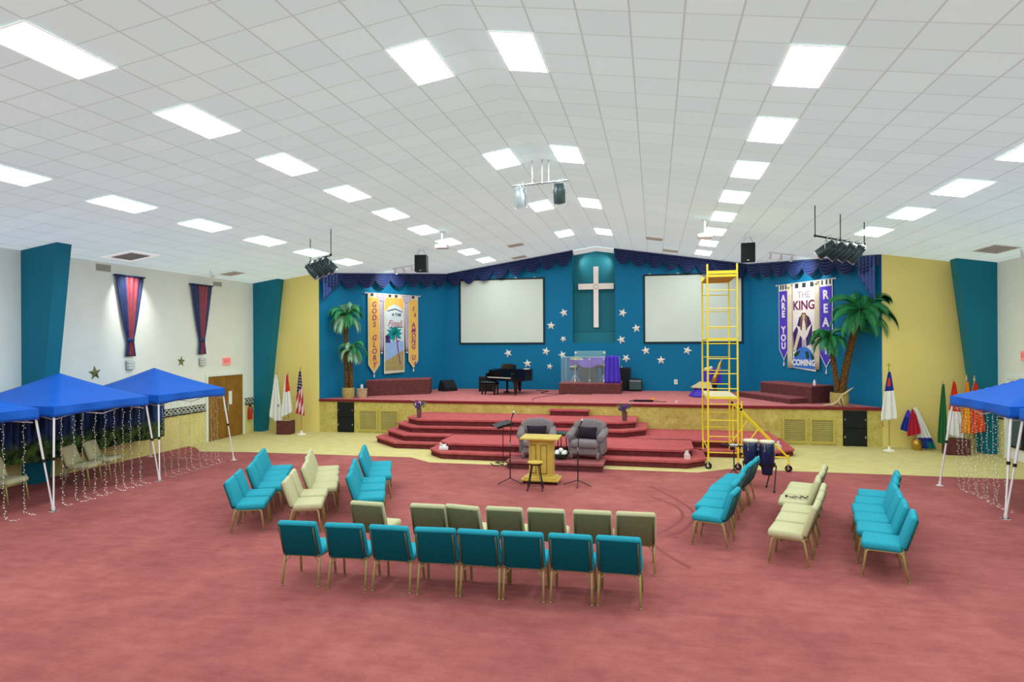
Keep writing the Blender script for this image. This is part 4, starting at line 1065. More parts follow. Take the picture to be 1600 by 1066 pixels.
# --- wedge monitor, amplifier, black speaker
t = thing('wedge_monitor', 'black floor wedge monitor beside the left riser', 'speaker', (-8.62, 26.0, ZS), R(55))
b = MB(); va = []
for x in (-.32, .32): va.append([b.bm.verts.new((x, y, z)) for y, z in ((-.26, 0), (.24, 0), (.24, .16), (.12, .46), (0, .46), (-.26, .12))])
b._f(va[0][::-1]); b._f(va[1]); [b._f([va[0][i], va[0][(i+1) % 6], va[1][(i+1) % 6], va[1][i]]) for i in range(6)]; b.build('speaker_cabinet', 'black', t)
b = MB(); b.quad((-.28, -.26, .14), (.28, -.26, .14), (.28, -.02, .455), (-.28, -.02, .455)); o = b.build('speaker_grille', 'grille', t); o.location = (0, -.008, .004)
b = MB(); b.tube([(.326, 0, .3), (.333, 0, .3)], .07, 12); b.build('side_handle', 'chrome', t)
t = thing('guitar_amplifier', 'small grey green combo amplifier against the back wall', 'amplifier', (-.78, 27.05, ZS), 0)
MB().box((-.27, -.16, .04), (.27, .16, .5), bev=.02).build('amp_cabinet', 'black', t); MB().box((-.24, -.175, .08), (.24, -.161, .38)).build('amp_grille', 'amp', t)
MB().box((-.24, -.17, .4), (.24, -.161, .46)).build('control_panel', 'grey', t); b = MB(); b.tube([(-.1, 0, .5), (-.08, 0, .53), (.08, 0, .53), (.1, 0, .5)], .012, 6); b.build('carry_handle', 'black', t)
MB().box((-.25, -.14, 0), (.25, .14, .04)).build('amp_feet', 'rubber', t)
t = thing('bass_cabinet', 'black speaker cabinet behind the drum riser', 'speaker', (-1.35, 27.18, ZS), 0)
MB().box((-.36, -.14, 0), (.36, .13, .98), bev=.02).build('speaker_cabinet', 'black', t); MB().box((-.32, -.155, .06), (.32, -.141, .92)).build('speaker_grille', 'grille', t); MB().ball((0, 0, 1.0), .03).build('white_knob', 'f_white', t)

# --- drum kit
ZR = ZS + .42
t = thing('drum_kit', 'drum kit with a grey green bass drum behind clear acrylic', 'drum kit', (-2.64, 26.15, ZR))
Rx = Matrix.Rotation(PI/2, 4, 'X')
b = MB(); b.lathe([(.36, -.22), (.36, .22)], (0, 0, 0), 28, Matrix.Translation((0, 0, .37)) @ Rx); k = b.build('bass_drum', 'drum', t, angle=40)
b = MB()
for z in (-.23, .21): b.lathe([(.35, z), (.385, z), (.385, z+.025), (.35, z+.025)], (0, 0, 0), 28, Matrix.Translation((0, 0, .37)) @ Rx)
b.build('drum_hoops', 'lampdark', k, angle=40)
for i, (x, y, z, r, h, rx, ry) in enumerate(((-.34, -.0, .78, .17, .2, .75, -.2), (.36, 0, .74, .19, .22, .6, .25), (-.62, .25, .55, .18, .15, .1, 0), (.72, .2, .5, .22, .4, .1, 0))):
    Mt = Matrix.Translation((x, y, z)) @ Matrix.Rotation(rx, 4, 'X') @ Matrix.Rotation(ry, 4, 'Y')
    b = MB(); b.lathe([(r, -h/2), (r, h/2)], (0, 0, 0), 24, Mt); d = b.build('tom_drum', 'lampdark', t, angle=40)
    b = MB(); b.lathe([(r*1.04, h/2-.02), (r*1.04, h/2+.012), (r*.96, h/2+.012), (r*.96, h/2)], (0, 0, 0), 24, Mt); b.lathe([(r*.96, h/2), (.001, h/2+.002)], (0, 0, 0), 24, Mt); b.build('drum_skin', 'skin', d)
    b = MB()
    if i < 2: b.tube([(x, y, z-.08), (x*.2, .0, .72)], .012, 6)
    else: [b.tube([(x, y, .3), (x + .22*cos(a), y + .22*sin(a), 0)], .01, 6) for a in (0, 2.1, 4.2)]; b.tube([(x, y, .28), (x, y, z-.06)], .014, 6)
    b.build('drum_mount', 'chrome', d)
for x, y, z, r, tl in ((-.52, -.2, .92, .22, .5), (.62, .05, .98, .22, .3)):
    b = MB(); b.lathe([(.001, .03), (.05, .025), (r, 0), (r, -.004), (.04, .015)], (0, 0, 0), 28, Matrix.Translation((x, y, z)) @ Matrix.Rotation(tl, 4, 'X')); c = b.build('cymbal', 'cymbal', t)
    b = MB(); b.tube([(x, y, z), (x, y, .3)], .012, 6); [b.tube([(x, y, .32), (x + .2*cos(a), y + .2*sin(a), 0)], .012, 6) for a in (.5, 2.6, 4.7)]; b.build('cymbal_stand', 'f_white', c)
# --- shield
t = thing('drum_shield', 'clear acrylic drum shield standing on the dark red drum riser', 'drum shield', (0, 0, ZR))
xs = [-3.66, -3.1, -2.53, -1.96, -1.42]
def pane(p, q, z0, z1, m='acrylic', nm='acrylic_panel'):
    p = Vector((*p, 0)); q = Vector((*q, 0)); d = (q-p).normalized(); n = Vector((d.y, -d.x, 0))
    b = MB(); b.quad((*p.xy, z0), (*q.xy, z0), (*q.xy, z1), (*p.xy, z1)); o = b.build(nm, m, t)
    b = MB(); w = .008
    for a, c in (((*p.xy, z0), (*p.xy, z1)), ((*q.xy, z0), (*q.xy, z1)), ((*p.xy, z1), (*q.xy, z1))): b.tube([a, c], w, 4)
    b.build('panel_edge', 'acrylic_edge', o)
for a, c in zip(xs, xs[1:]): pane((a, 25.52), (c, 25.52), .005, 1.03)
pane((-3.66, 25.52), (-3.66, 26.9), .005, 1.03); pane((-1.42, 25.52), (-1.42, 26.9), .005, 1.03)
pane((-3.24, 26.55), (-1.98, 26.55), 1.03, 1.25, 'acrylic_haze', 'hazy_panel')
b = MB(); [b.tube([(x, 25.5, z), (x, 25.54, z)], .03, 8) for x in xs[1:4] for z in (.1, .95)]; [b.ball((x, 26.53, 1.18), .05) for x in (-3.2, -2.02)]; b.build('panel_hinges', 'f_white', t)
b = MB(); b.box((-3.68, 25.5, 1.03), (-1.4, 25.535, 1.05)); b.build('top_rail', 'acrylic_edge', t)
# --- purple cloth over the drums
def drape(u, v):
    x = -3.36 + 2.0*u; z = ZR + 1.0 - .05*sin(u*9) - v*(.30 - .12*sin(u*PI*3 + .6)) - .06*(1-u)**2; y = 25.66 + .06*sin(u*17)*v + .05*v
    return Vector((x, y, z))
b = MB(); b.grid(drape, 40, 10); t = b.build('drum_drape', 'purple_light', None, smooth=True, solid=.012); tag(t, 'purple cloth draped over the drums, falling to the riser at its right end', 'cloth')
b = MB(); b.grid(lambda u, v: Vector((-1.9 + .52*u + .12*v*(u-.3), 25.44 + .05*sin(u*PI*7 + v), ZR + 1.09 - 1.08*v)), 36, 10); b.build('hanging_fold', 'purple', t, smooth=True, solid=.012)

# --- gold horn prop on a draped stool behind the scaffold
t = thing('draped_stool', 'stool covered in purple and cream cloth on stage behind the scaffold', 'stool', (1.95, 24.75, ZS))
MB().lathe([(.34, 0), (.34, .04), (.3, .4), (.34, .44), (.34, .5)], n=20).build('stool_body', 'black', t, angle=40)
def drp(r0, r1, z0, z1, w, a0, a1, ripple=7):
    def f(u, v):
        a = a0 + (a1-a0)*u; r = r0 + (r1-r0)*v + w*sin(a*ripple)*v
        return Vector((r*cos(a), r*sin(a)*.8, z0 + (z1-z0)*v))
    return f
b = MB(); b.grid(drp(.02, .36, .54, .5, 0, 0, 2*PI), 40, 4); b.grid(drp(.36, .66, .5, .02, .06, 2.4, 5.0), 40, 10); b.build('purple_cloth', 'purple', t, smooth=True, solid=.012)
b = MB(); b.grid(drp(.3, .62, .56, .34, .03, 2.2, 4.9, 9), 40, 8); b.build('cream_shawl', 'cloth_tan', t, smooth=True, solid=.014)
b = MB(); b.grid(lambda u, v: Vector((-.25 + .75*u, .12 + .06*sin(u*11), .98 - .5*v + .09*sin(u*PI) - .05*v*sin(u*9))), 24, 8); b.build('purple_backcloth', 'purple', t, smooth=True, solid=.014)
b = MB(); b.ball((.0, .05, 1.03), .13, 12, (1.2, .7, .55)); b.ball((.1, .02, 1.07), .07); b.build('lace_bundle', 'cloth_cream', t, smooth=True)
t = thing('ram_horn', 'tall curved gold and cream horn propped on the draped stool', 'horn', (2.2, 24.5, ZS + .55))
b = MB(); b.tube([(-.1, 0, 0), (-.02, 0, .2), (.08, 0, .45), (.14, 0, .66), (.2, 0, .83)], [.11, .085, .07, .06, .015], 12); b.build('horn_body', 'brass', t, smooth=True)
b = MB(); b.tube([(.1, -.005, .5), (.2, -.005, .84)], [.068, .012], 12); b.build('horn_tip', 'f_pink', t, smooth=True)

# --- cables and small things on the stage floor
def floor_cable(name, pts, label, r=.012, m='black'):
    b = MB(); P = []
    pts = [Vector(p) for p in pts]
    for i in range(len(pts)-1):
        p0, p1, p2, p3 = pts[max(0, i-1)], pts[i], pts[i+1], pts[min(len(pts)-1, i+2)]
        for k in range(8):
            s = k/8; P.append(.5*((2*p1) + (p2-p0)*s + (2*p0-5*p1+4*p2-p3)*s*s + (3*p1-p0-3*p2+p3)*s**3))
    b.tube(P + [pts[-1]], r, 6); o = b.build(name, m, smooth=True); tag(o, label, 'cable'); return o
zf = ZS + .014
floor_cable('stage_cable', [(-4.9, 26.6, zf), (-4.3, 26.2, zf), (-4.5, 25.5, zf), (-4.0, 25.0, zf), (-3.5, 25.15, zf), (-2.9, 25.0, zf), (-2.4, 25.1, zf)], 'black cable looping from the piano to the drum riser')
floor_cable('stage_cable', [(-3.4, 25.0, zf), (-3.9, 24.2, zf), (-4.3, 23.0, zf), (-4.15, 21.9, zf)], 'thin black cable running from the drum riser to the stage edge', .008)
t = thing('microphone_case', 'dark flat microphone bag lying near the stage edge', 'bag', (-.35, 22.35, ZS), R(3))
b = MB(); b.box((-.36, -.08, 0), (.3, .08, .07), bev=.03); b.build('bag_body', 'velvet_dark', t, angle=40); b = MB(); b.tube([(-.5, 0, .02), (-.36, .02, .04)], .02, 6); b.tube([(.3, 0, .03), (.6, -.05, .012), (.75, .0, .012)], .012, 6); b.build('strap', 'black', t); MB().ball((.28, 0, .09), .06, 8, (1.2, .8, .6)).build('yellow_tag', 'f_amber', t)
t = thing('small_cup', 'small pale cup standing near the stage edge beside the scaffold', 'cup', (.72, 22.1, ZS)); MB().lathe([(.05, 0), (.06, .08), (.05, .08), (.045, .02)], n=14).build('cup_body', 'f_pink', t); MB().lathe([(.062, .08), (.062, .09), (.02, .1)], n=14).build('cup_lid', 'cloth_tan', t)

# ================================================================ PALMS
def frond(b, o, az, el, L, droop, wid=.26, n=15):
    o = Vector(o); pts = []; d = Vector((cos(az)*cos(el), sin(az)*cos(el), sin(el))); p = o.copy(); st = L/n
    for i in range(n+1):
        pts.append(p.copy()); d.z -= droop*(i+1)/n*.32; d.normalize(); p += d*st
    b.tube(pts, [.014*(1-i/(n+1)) + .003 for i in range(n+1)], 4)
    for i in range(1, n+1):
        dd = (pts[i]-pts[i-1]).normalized(); side = dd.cross(Vector((0,0,1))).normalized()
        for s in (-1, 1):
            for h in (0, .33, .66):
                q = pts[i-1].lerp(pts[i], h); k = (i-1+h)/n; ln = wid*(.6 + 1.0*sin(PI*min(1, k*.85+.12)))*random.uniform(.8, 1.15)
                tip = q + (side*s*.6 + dd*.85 + Vector((0,0,-.75*k-.35))).normalized()*ln; w = .011 + .005*(1-k)
                mid = q.lerp(tip, .45) + Vector((0,0,.02)); up = dd*w
                b.quad(q - up*.4, mid - up, tip, mid + up)
def crown(name, c, L, nf, parent, mats, droop=1.0, wid=.26, seed=0):
    random.seed(seed); o = None
    b = MB()
    for i in range(nf):
        az = 2*PI*i/nf*1.0 + random.uniform(-.25, .25) + (i % 3)*.4
        el = [1.15, .75, .35, -.05][i % 4] + random.uniform(-.12, .12)
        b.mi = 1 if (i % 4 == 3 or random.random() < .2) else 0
        frond(b, c, az, el, L*random.uniform(.85, 1.08), droop, wid)
    b.mi = 2; b.ball(c, .09, 10, (1, 1, 1.3))
    D = DL if parent.location.x < 0 else DR
    A = Vector((*D[0], 0)); d = (Vector((*D[1], 0)) - A).normalized(); nn = Vector((d.y, -d.x, 0))
    if nn.x * (1 if parent.location.x < 0 else -1) < 0: nn = -nn
    for v in b.bm.verts:
        w = v.co + parent.location
        if w.x > 6.75: v.co.y = min(v.co.y, YS - .06 - parent.location.y); w = v.co + parent.location
        k = (w - A).dot(nn)
        if k < .05 and not w.x > 6.75: v.co += nn*(.05 - k + random.random()*.03)
    o = b.build(name, mats + ['bark'], parent); return o
def trunk(pts, r, parent):
    b = MB(); P = []; pts = [Vector(p) for p in pts]; n = 40
    for i in range(n+1):
        s = i/n*(len(pts)-1); k = min(int(s), len(pts)-2); P.append(pts[k].lerp(pts[k+1], s-k))
    b.tube(P, [r*(1.15 - .25*i/n) * (1 + .1*(i % 2)) for i in range(n+1)], 12); return b.build('trunk', 'bark', parent, smooth=True)
t = thing('potted_palm', 'tall two-trunk artificial palm in a straw pot left of the gold banner', 'palm', (-11.22, 22.05, ZS))
MB().lathe([(.2, 0), (.235, .2), (.225, .4), (.2, .4), (.19, .34), (.001, .34)], n=22).build('pot', 'basket', t, angle=40)
trunk([(-.07, 0, .34), (-.09, 0, 1.6), (-.07, -.02, 3.05)], .075, t); trunk([(.1, .02, .34), (.11, .0, 1.1), (.15, -.02, 1.75)], .065, t)
crown('palm_crown', (-.07, -.02, 3.1), .88, 20, t, ['leaf', 'leaf_lit'], 1.15, .27, 3); crown('palm_crown', (.17, -.03, 1.82), .66, 16, t, ['leaf', 'leaf_lit'], 1.2, .22, 5)
t = thing('potted_palm', 'tall two-trunk artificial palm in a straw pot right of the purple banner', 'palm', (5.72, 22.02, ZS))
MB().lathe([(.25, 0), (.28, .2), (.27, .42), (.24, .42), (.23, .36), (.001, .36)], n=22).build('pot', 'basket', t, angle=40)
trunk([(.06, 0, .34), (.16, -.03, 1.1), (.4, -.1, 2.3), (.56, -.15, 2.85)], .1, t); trunk([(-.06, 0, .34), (-.09, -.02, .8), (-.2, -.05, 1.5), (-.33, -.08, 2.05)], .075, t)
crown('palm_crown', (.57, -.16, 2.95), 1.16, 24, t, ['leaf', 'leaf'], 1.0, .32, 11); crown('palm_crown', (-.34, -.08, 2.12), .74, 18, t, ['leaf', 'leaf'], 1.25, .24, 9)
t = thing('basket_planter', 'low stone coloured planter beside the left palm pot', 'planter', (-10.82, 22.35, ZS)); MB().lathe([(.16, 0), (.2, .12), (.2, .3), (.22, .32), (.2, .34), (.17, .3), (.001, .3)], n=20).build('planter_body', 'stone', t, angle=40); MB().lathe([(.06, .3), (.06, .33), (.001, .34)], n=10).build('soil', 'bark', t)
t = thing('white_candle', 'small white candle standing on the stone planter', 'candle', (-10.82, 22.35, ZS + .34)); MB().lathe([(.045, 0), (.05, .02), (.05, .15), (.04, .16), (.001, .15)], n=14).build('wax', 'f_white', t); MB().tube([(0,0,.15), (0,0,.19)], .006, 5).build('wick', 'black', t)
b = MB(); b.tube([(-.55, -.3, .03), (-.3, -.33, .06), (-.12, -.32, .16), (-.02, -.3, .34), (.2, -.26, .5), (.34, -.24, .6)], [.03, .045, .04, .035, .03, .015], 8); b.tube([(-.12, -.32, .16), (-.04, -.35, .04)], .03, 8); b.tube([(-.02, -.3, .34), (.05, -.33, .02)], .028, 8)
o = b.build('driftwood_branch', 'drift', smooth=True); o.location = (5.72, 22.02, ZS); tag(o, 'pale crooked driftwood branch leaning on the right palm pot', 'branch')
b = MB(); b.lathe([(.03, 0), (.045, .02), (.05, .12), (.03, .16), (.03, .2)], n=12); o = b.build('white_vial', 'f_white'); o.location = (5.15, 22.72, ZS + .574); tag(o, 'small white bottle on the two-level riser beside the right palm', 'bottle')

# ================================================================ STEPS: FLOWERS, TISSUES
def flowers(x, y, label):
    t = thing('flower_vase', label, 'vase', (x, y, 4*RISE)); t.scale = (.82, .82, .8)
    MB().lathe([(.075, 0), (.085, .03), (.1, .3), (.115, .36), (.1, .36), (.085, .3), (.001, .28)], n=20).build('vase_body', 'pot_bronze', t, angle=40)
    random.seed(int(x*10)); bl = MB(); pl = MB(); st = MB()
    for i in range(16):
        a = random.uniform(0, 2*PI); r = random.uniform(.02, .17); z = .46 + .18*random.random() - r*.3; c = Vector((r*cos(a), r*sin(a)*.8, z))
        q = bl if i % 4 else pl; s = random.uniform(.045, .07)
        for k in range(6): q.ball(c + Vector((s*.6*cos(k*1.05), s*.3*sin(k*1.9), s*.6*sin(k*1.05))), s*.5, 6)
        st.tube([(0, 0, .28), c], .006, 4)
    for i in range(14):
        a = random.uniform(0, 2*PI); r = random.uniform(.18, .32); z = .55 + .2*random.random(); c = Vector((r*cos(a), r*sin(a)*.7, z)); st.tube([(0, 0, .3), c*.6 + Vector((0,0,.25)), c], .005, 4); pl.ball(c, .016, 6)
        st.quad(c*.7, c*.75 + Vector((.03, 0, .03)), c*.95, c*.72 - Vector((.03, 0, .0)))
    bl.build('violet_blooms', 'petal', t, smooth=True); pl.build('lilac_blooms', 'petal_pale', t, smooth=True); st.build('stems', 'stem', t)
flowers(-7.6, 19.92, 'bronze vase of purple flowers at the left corner of the top landing'); flowers(-.92, 20.2, 'bronze vase of purple flowers at the right corner of the top landing')
def tissue(x, y, z, rz, label):
    t = thing('tissue_box', label, 'tissue box', (x, y, z), rz)
    MB().box((-.065, -.065, 0), (.065, .065, .13), bev=.006).build('box_body', 'f_pink', t)
    b = MB(); b.grid(lambda u, v: Vector(((u-.5)*.13*(1-v*.5), .03*sin(u*7+v*3), .125 + .1*v + .015*sin(u*9))), 8, 6); b.build('tissue_sheet', 'f_white', t, smooth=True, solid=.004)
tissue(.82, 17.3, RISE, .3, 'tissue box on the low step at its right corner near the scaffold'); tissue(3.42, 19.35, RISE, .4, 'tissue box on the right end of the lowest wide step')
t = thing('tissue_box', 'crumpled white tissue pack on the left corner of the low step', 'tissue box', (-5.93, 17.5, RISE), .2)
MB().box((-.13, -.08, 0), (.13, .08, .1), bev=.02).build('box_body', 'f_white', t, angle=40); b = MB(); b.grid(lambda u, v: Vector(((u-.6)*.2, .04*sin(u*7+v*3), .09 + .13*v*(1-u*.6) + .02*sin(u*9))), 8, 6); b.build('tissue_sheet', 'f_white', t, smooth=True, solid=.004)

# ================================================================ CENTRE OF THE HALL
def armchair(x, y, rz, label):
    t = thing('armchair', label, 'armchair', (x, y, RISE + .002), rz, 'mauve velvet armchairs')
    b = MB(); b.box((-.36, -.40, .12), (.36, .3, .33), bev=.05, seg=3); b.build('seat_base', 'velvet', t, angle=50)
    b = MB(); b.box((-.37, -.46, .3), (.37, .2, .49), bev=.08, seg=4)
    for v in b.bm.verts:
        if v.co.z > .42: v.co.z += .03*(1-(v.co.x/.37)**2)
    b.build('seat_cushion', 'velvet', t, smooth=True)
    def bk(u, v, y0, th):
        a = (u*2-1); z = .3 + (.70 - .13*abs(a)**2.6)*v; w = .40 + .06*v
        return Vector((a*w, y0 + .1*v - .06*abs(a)**2 * (1 if th < 0 else .6) + th*sin(PI*min(1, max(0, u)))**.4*sin(PI*(.15+.85*v))**.5, z))
    b = MB(); b.grid(lambda u, v: bk(u, v, .2, -.06), 16, 10); b.grid(lambda u, v: bk(u, v, .34, .03), 16, 10)
    n = 16
    for i in range(10):
        for u in (0, 1): b.quad(bk(u, i/10, .2, -.06), bk(u, (i+1)/10, .2, -.06), bk(u, (i+1)/10, .34, .03), bk(u, i/10, .34, .03))
    for i in range(n): b.quad(bk(i/n, 1, .2, -.06), bk((i+1)/n, 1, .2, -.06), bk((i+1)/n, 1, .34, .03), bk(i/n, 1, .34, .03)); b.quad(bk(i/n, 0, .2, -.06), bk((i+1)/n, 0, .2, -.06), bk((i+1)/n, 0, .34, .03), bk(i/n, 0, .34, .03))
    bmesh.ops.remove_doubles(b.bm, verts=b.bm.verts[:], dist=.0005); b.build('backrest', 'velvet', t, angle=60, sub=1)
    for s in (-1, 1):
        b = MB(); b.box((min(s*.34, s*.47), -.26, .12), (max(s*.34, s*.47), .32, .56), bev=.04, seg=3)
        rings = []
        for i, (yy, zz, r) in enumerate(((-.34, .56, .075), (-.3, .585, .1), (-.1, .61, .105), (.12, .66, .1), (.3, .72, .085))):
            rings.append(b.ring((s*.43, yy, zz), (0, 1, .12), r, 14, sx=1.05, sy=.85))
        b.loft(rings); b.build('armrest', 'velvet', t, angle=50)
    for sx, sy in ((-1, -1), (1, -1), (-1, 1), (1, 1)):
        MB().tube([(sx*.34, sy*.32, .2), (sx*.35, sy*.34, .1), (sx*.36, sy*.36, 0)], [.06, .045, .035], 10).build('leg', 'velvet', t, smooth=True)
armchair(-3.12, 17.03, R(8), 'mauve grey velvet armchair behind the lectern, left of the small green table'); armchair(-1.76, 17.07, R(-8), 'mauve grey velvet armchair right of the small green table')
def pillow(x, y, rz, label):
    b = MB()
    def f(s):
        def g(u, v):
            a, c = u*2-1, v*2-1; th = .075*(1-abs(a)**3)*(1-abs(c)**3); k = 1 + .1*abs(a*c)
            return Vector((a*.25*k, s*th, c*.15*k))
        return g
    b.grid(f(1), 12, 10); b.grid(f(-1), 12, 10); bmesh.ops.remove_doubles(b.bm, verts=b.bm.verts[:], dist=.001)
    o = b.build('cushion', 'velvet_dark', smooth=True); o.location = (x, y, RISE + .66); o.rotation_euler = (-.3, 0, rz); tag(o, label, 'cushion', 'dark purple cushions')
pillow(-3.13, 17.06, R(10), 'dark purple cushion on the armchair behind the lectern'); pillow(-1.77, 17.08, R(-14), 'dark purple cushion on the armchair right of the table')
t = thing('side_table', 'small round dark green table between the two armchairs', 'side table', (-2.48, 17.3, RISE))
b = MB(); b.lathe([(.001, .6), (.2, .6), (.21, .615), (.2, .63), (.001, .63)], n=28); b.build('table_top', 'green_table', t)
for a in (.5, 2.6, 4.7): MB().tube([(.1*cos(a), .1*sin(a), .6), (.17*cos(a), .17*sin(a), 0)], .014, 6).build('leg', 'black', t)
t = thing('green_bowl', 'dark green bowl on the platform between the armchairs', 'bowl', (-2.42, 16.72, RISE))
MB().lathe([(.001, 0), (.1, 0), (.17, .06), (.21, .15), (.2, .15), (.16, .07), (.001, .03)], n=26).build('bowl_body', 'green_bowl', t, angle=50)
for i, (dx, dy, dz) in enumerate(((-.1, -.07, .16), (.09, -.08, .16), (0, .08, .17), (-.0, -.02, .235), (.1, .06, .17), (-.11, .06, .17))):
    b = MB(); b.ball((0, 0, 0), .068, 12, (1, 1, .95)); o = b.build('foam_ball', 'eggwhite', smooth=True); o.location = (-2.42+dx, 16.72+dy, RISE+dz); tag(o, 'white ball in the dark green bowl, %s' % ['front left', 'front right', 'at the back middle', 'on top of the heap', 'back right', 'back left'][i], 'ball', 'white balls in the green bowl')

# --- lectern
t = thing('lectern', 'yellow varnished wooden lectern with panelled front on a wheeled base', 'lectern', (-2.6, 14.78, 0), R(-1.5))
b = MB(); b.box((-.44, -.27, .07), (.44, .27, .12), bev=.008); b.box((-.38, -.22, .12), (.38, .22, .16), bev=.01); b.build('base', 'lectern', t)
prof = [(-.28, -.1), (-.04, -.2), (.21, -.15), (.28, -.06), (.28, .18), (-.28, .18)]
b = MB(); b.prism(prof, .16, 1.0); b.build('column', 'lectern', t)
b = MB(); rings = []
for z, k in ((.94, 1.0), (1.0, 1.12), (1.05, 1.45)): rings.append([b.bm.verts.new((x*k, y*k*.95, z)) for x, y in prof])
b.loft(rings); b.build('neck', 'lectern', t)
b = MB(); b.box((-.45, -.28, 1.05), (.45, .28, 1.09), Matrix.Translation((0, 0, 0)) @ Matrix.Rotation(.05, 4, 'X'), bev=.008); b.build('reading_top', 'lectern', t)
def fpanel(p, q, nm='raised_panel'):
    p = Vector((*p, 0)); q = Vector((*q, 0)); d = (q-p); w = d.length; d /= w; n = Vector((d.y, -d.x, 0)); m = frame(p, d, n, (0, 0, 1))
    b = MB(); b.box((.035, -.002, .22), (w-.035, .008, .92), m, bev=.003); b.mi = 1; b.box((.05, .007, .235), (w-.05, .0095, .905), m); b.mi = 0; b.box((.068, .008, .255), (w-.068, .02, .885), m, bev=.006); b.build(nm, ['lectern', 'oak'], t)
fpanel(prof[0], prof[1]); fpanel(prof[1], prof[2])
for sx in (-1, 1):
    for sy in (-1, 1): b = MB(); b.tube([(sx*.38-.015, sy*.2, .032), (sx*.38+.015, sy*.2, .032)], .03, 12); b.tube([(sx*.38, sy*.2, .03), (sx*.38, sy*.2, .08)], .012, 6); b.build('caster', 'rubber', t)

# --- stool
t = thing('bar_stool', 'round yellow topped stool on thin black legs in front of the lectern', 'stool', (-2.6, 13.98, 0))
MB().lathe([(.001, .6), (.16, .6), (.175, .615), (.17, .635), (.001, .64)], n=28).build('seat', 'lectern', t, angle=40)
MB().lathe([(.15, .57), (.155, .6), (.001, .6)], n=24).build('seat_ring', 'black', t)
for i in range(4):
    a = PI/4 + i*PI/2 + .1; b = MB(); b.tube([(.1*cos(a-.15), .1*sin(a-.15), .58), (.235*cos(a-.06), .235*sin(a-.06), .02), (.24*cos(a), .24*sin(a), .006), (.235*cos(a+.06), .235*sin(a+.06), .02), (.1*cos(a+.15), .1*sin(a+.15), .58)], .0075, 6); b.build('leg', 'black', t)
b = MB(); b.tube([(.2*cos(2*PI*i/24), .2*sin(2*PI*i/24), .13) for i in range(25)], .006, 6); b.build('foot_ring', 'black', t)

# --- microphone stands and music stand
def mic_stand(x, y, h, label, boom, rz=0.):
    t = thing('microphone_stand', label, 'microphone stand', (x, y, 0), rz)
    b = MB(); b.tube([(0, 0, .1), (0, 0, h*.55)], .014, 8); b.tube([(0, 0, h*.55), (boom[0]*.3, boom[1]*.3, h - .15)], .01, 8); b.build('pole', 'black', t)
    b = MB(); b.tube([(0, 0, h*.52), (0, 0, h*.58)], .022, 10); b.build('height_clutch', 'grey', t)
    for a in (-.35, PI+.05 if x > -2 else PI + .75, 1.6 if x < -2 else -1.5):
        MB().tube([(0, 0, .12), (.03*cos(a), .03*sin(a), .11), (.33*cos(a), .33*sin(a), .015)], .011, 6).build('leg', 'black', t)
    b = MB(); p = Vector((boom[0]*.3, boom[1]*.3, h-.15)); q = p + Vector((boom[0]*.5, boom[1]*.5, .15)); b.tube([p, q], [.012, .016], 8); m = b.build('microphone', 'black', t)
    b = MB(); b.ball(q, .03, 10); b.build('mic_grille', 'chrome', m)
mic_stand(-3.31, 14.57, 1.66, 'black microphone stand to the left of the lectern, microphone pointing up', (.12, .0)); mic_stand(-1.73, 14.63, 1.5, 'black microphone stand to the right of the lectern', (.14, -.02))
t = thing('music_stand', 'black music stand with tilted desk at the left of the armchairs', 'music stand', (-4.0, 16.75, 0), R(20))
MB().tube([(0, 0, .05), (0, 0, 1.05)], .012, 8).build('pole', 'black', t)
for a in (.4, 2.5, 4.6): MB().tube([(0, 0, .14), (.26*cos(a), .26*sin(a), .015)], .01, 6).build('leg', 'black', t)
b = MB(); Mb = Matrix.Translation((0, -.02, 1.08)) @ Matrix.Rotation(.3, 4, 'Z') @ Matrix.Rotation(.22, 4, 'Y').inverted() @ Matrix.Rotation(-1.3, 4, 'X'); b.box((-.24, -.005, -.16), (.24, .005, .18), Mb); b.box((-.24, -.06, -.165), (.24, .005, -.155), Mb); b.build('desk', 'black', t)
floor_cable('floor_cable', [(-4.35, 16.75, .02), (-4.15, 16.45, .02), (-3.95, 16.55, .02), (-4.2, 16.85, .02), (-3.9, 16.95, .02), (-3.86, 16.4, .02)], 'tangled black cable on the floor left of the chair platform', .01)

# scuffed wheel tracks pressed into the carpet
def track(pts, label):
    b = MB(); P = []
    for i in range(len(pts)-1):
        p0, p1, p2, p3 = [Vector((*pts[max(0, min(len(pts)-1, j))], 0)) for j in (i-1, i, i+1, i+2)]
        for k in range(8): q = k/8; P.append(.5*((2*p1) + (p2-p0)*q + (2*p0-5*p1+4*p2-p3)*q*q + (3*p1-p0-3*p2+p3)*q**3))
    for i in range(len(P)-1):
        d = (P[i+1]-P[i]).normalized(); n = Vector((-d.y, d.x, 0))*.034; z = Vector((0, 0, .0015)); b.quad(P[i]-n+z, P[i+1]-n+z, P[i+1]+n+z, P[i]+n+z)
    o = b.build('carpet_track', 'track'); tag(o, label, 'carpet mark', None, 'stuff')
track([(-.13, 14.9), (.42, 13.75), (.72, 12.75), (.6, 11.9), (.36, 11.3), (.12, 11.1)], 'dark curved wheel track in the carpet right of the chair rows, outer line')
track([(-.1, 13.9), (.38, 13.2), (.5, 12.4), (.2, 11.5), (-.1, 11.0), (-.07, 10.7), (.2, 10.1), (.52, 9.6)], 'dark curved wheel track in the carpet right of the chair rows, inner line')

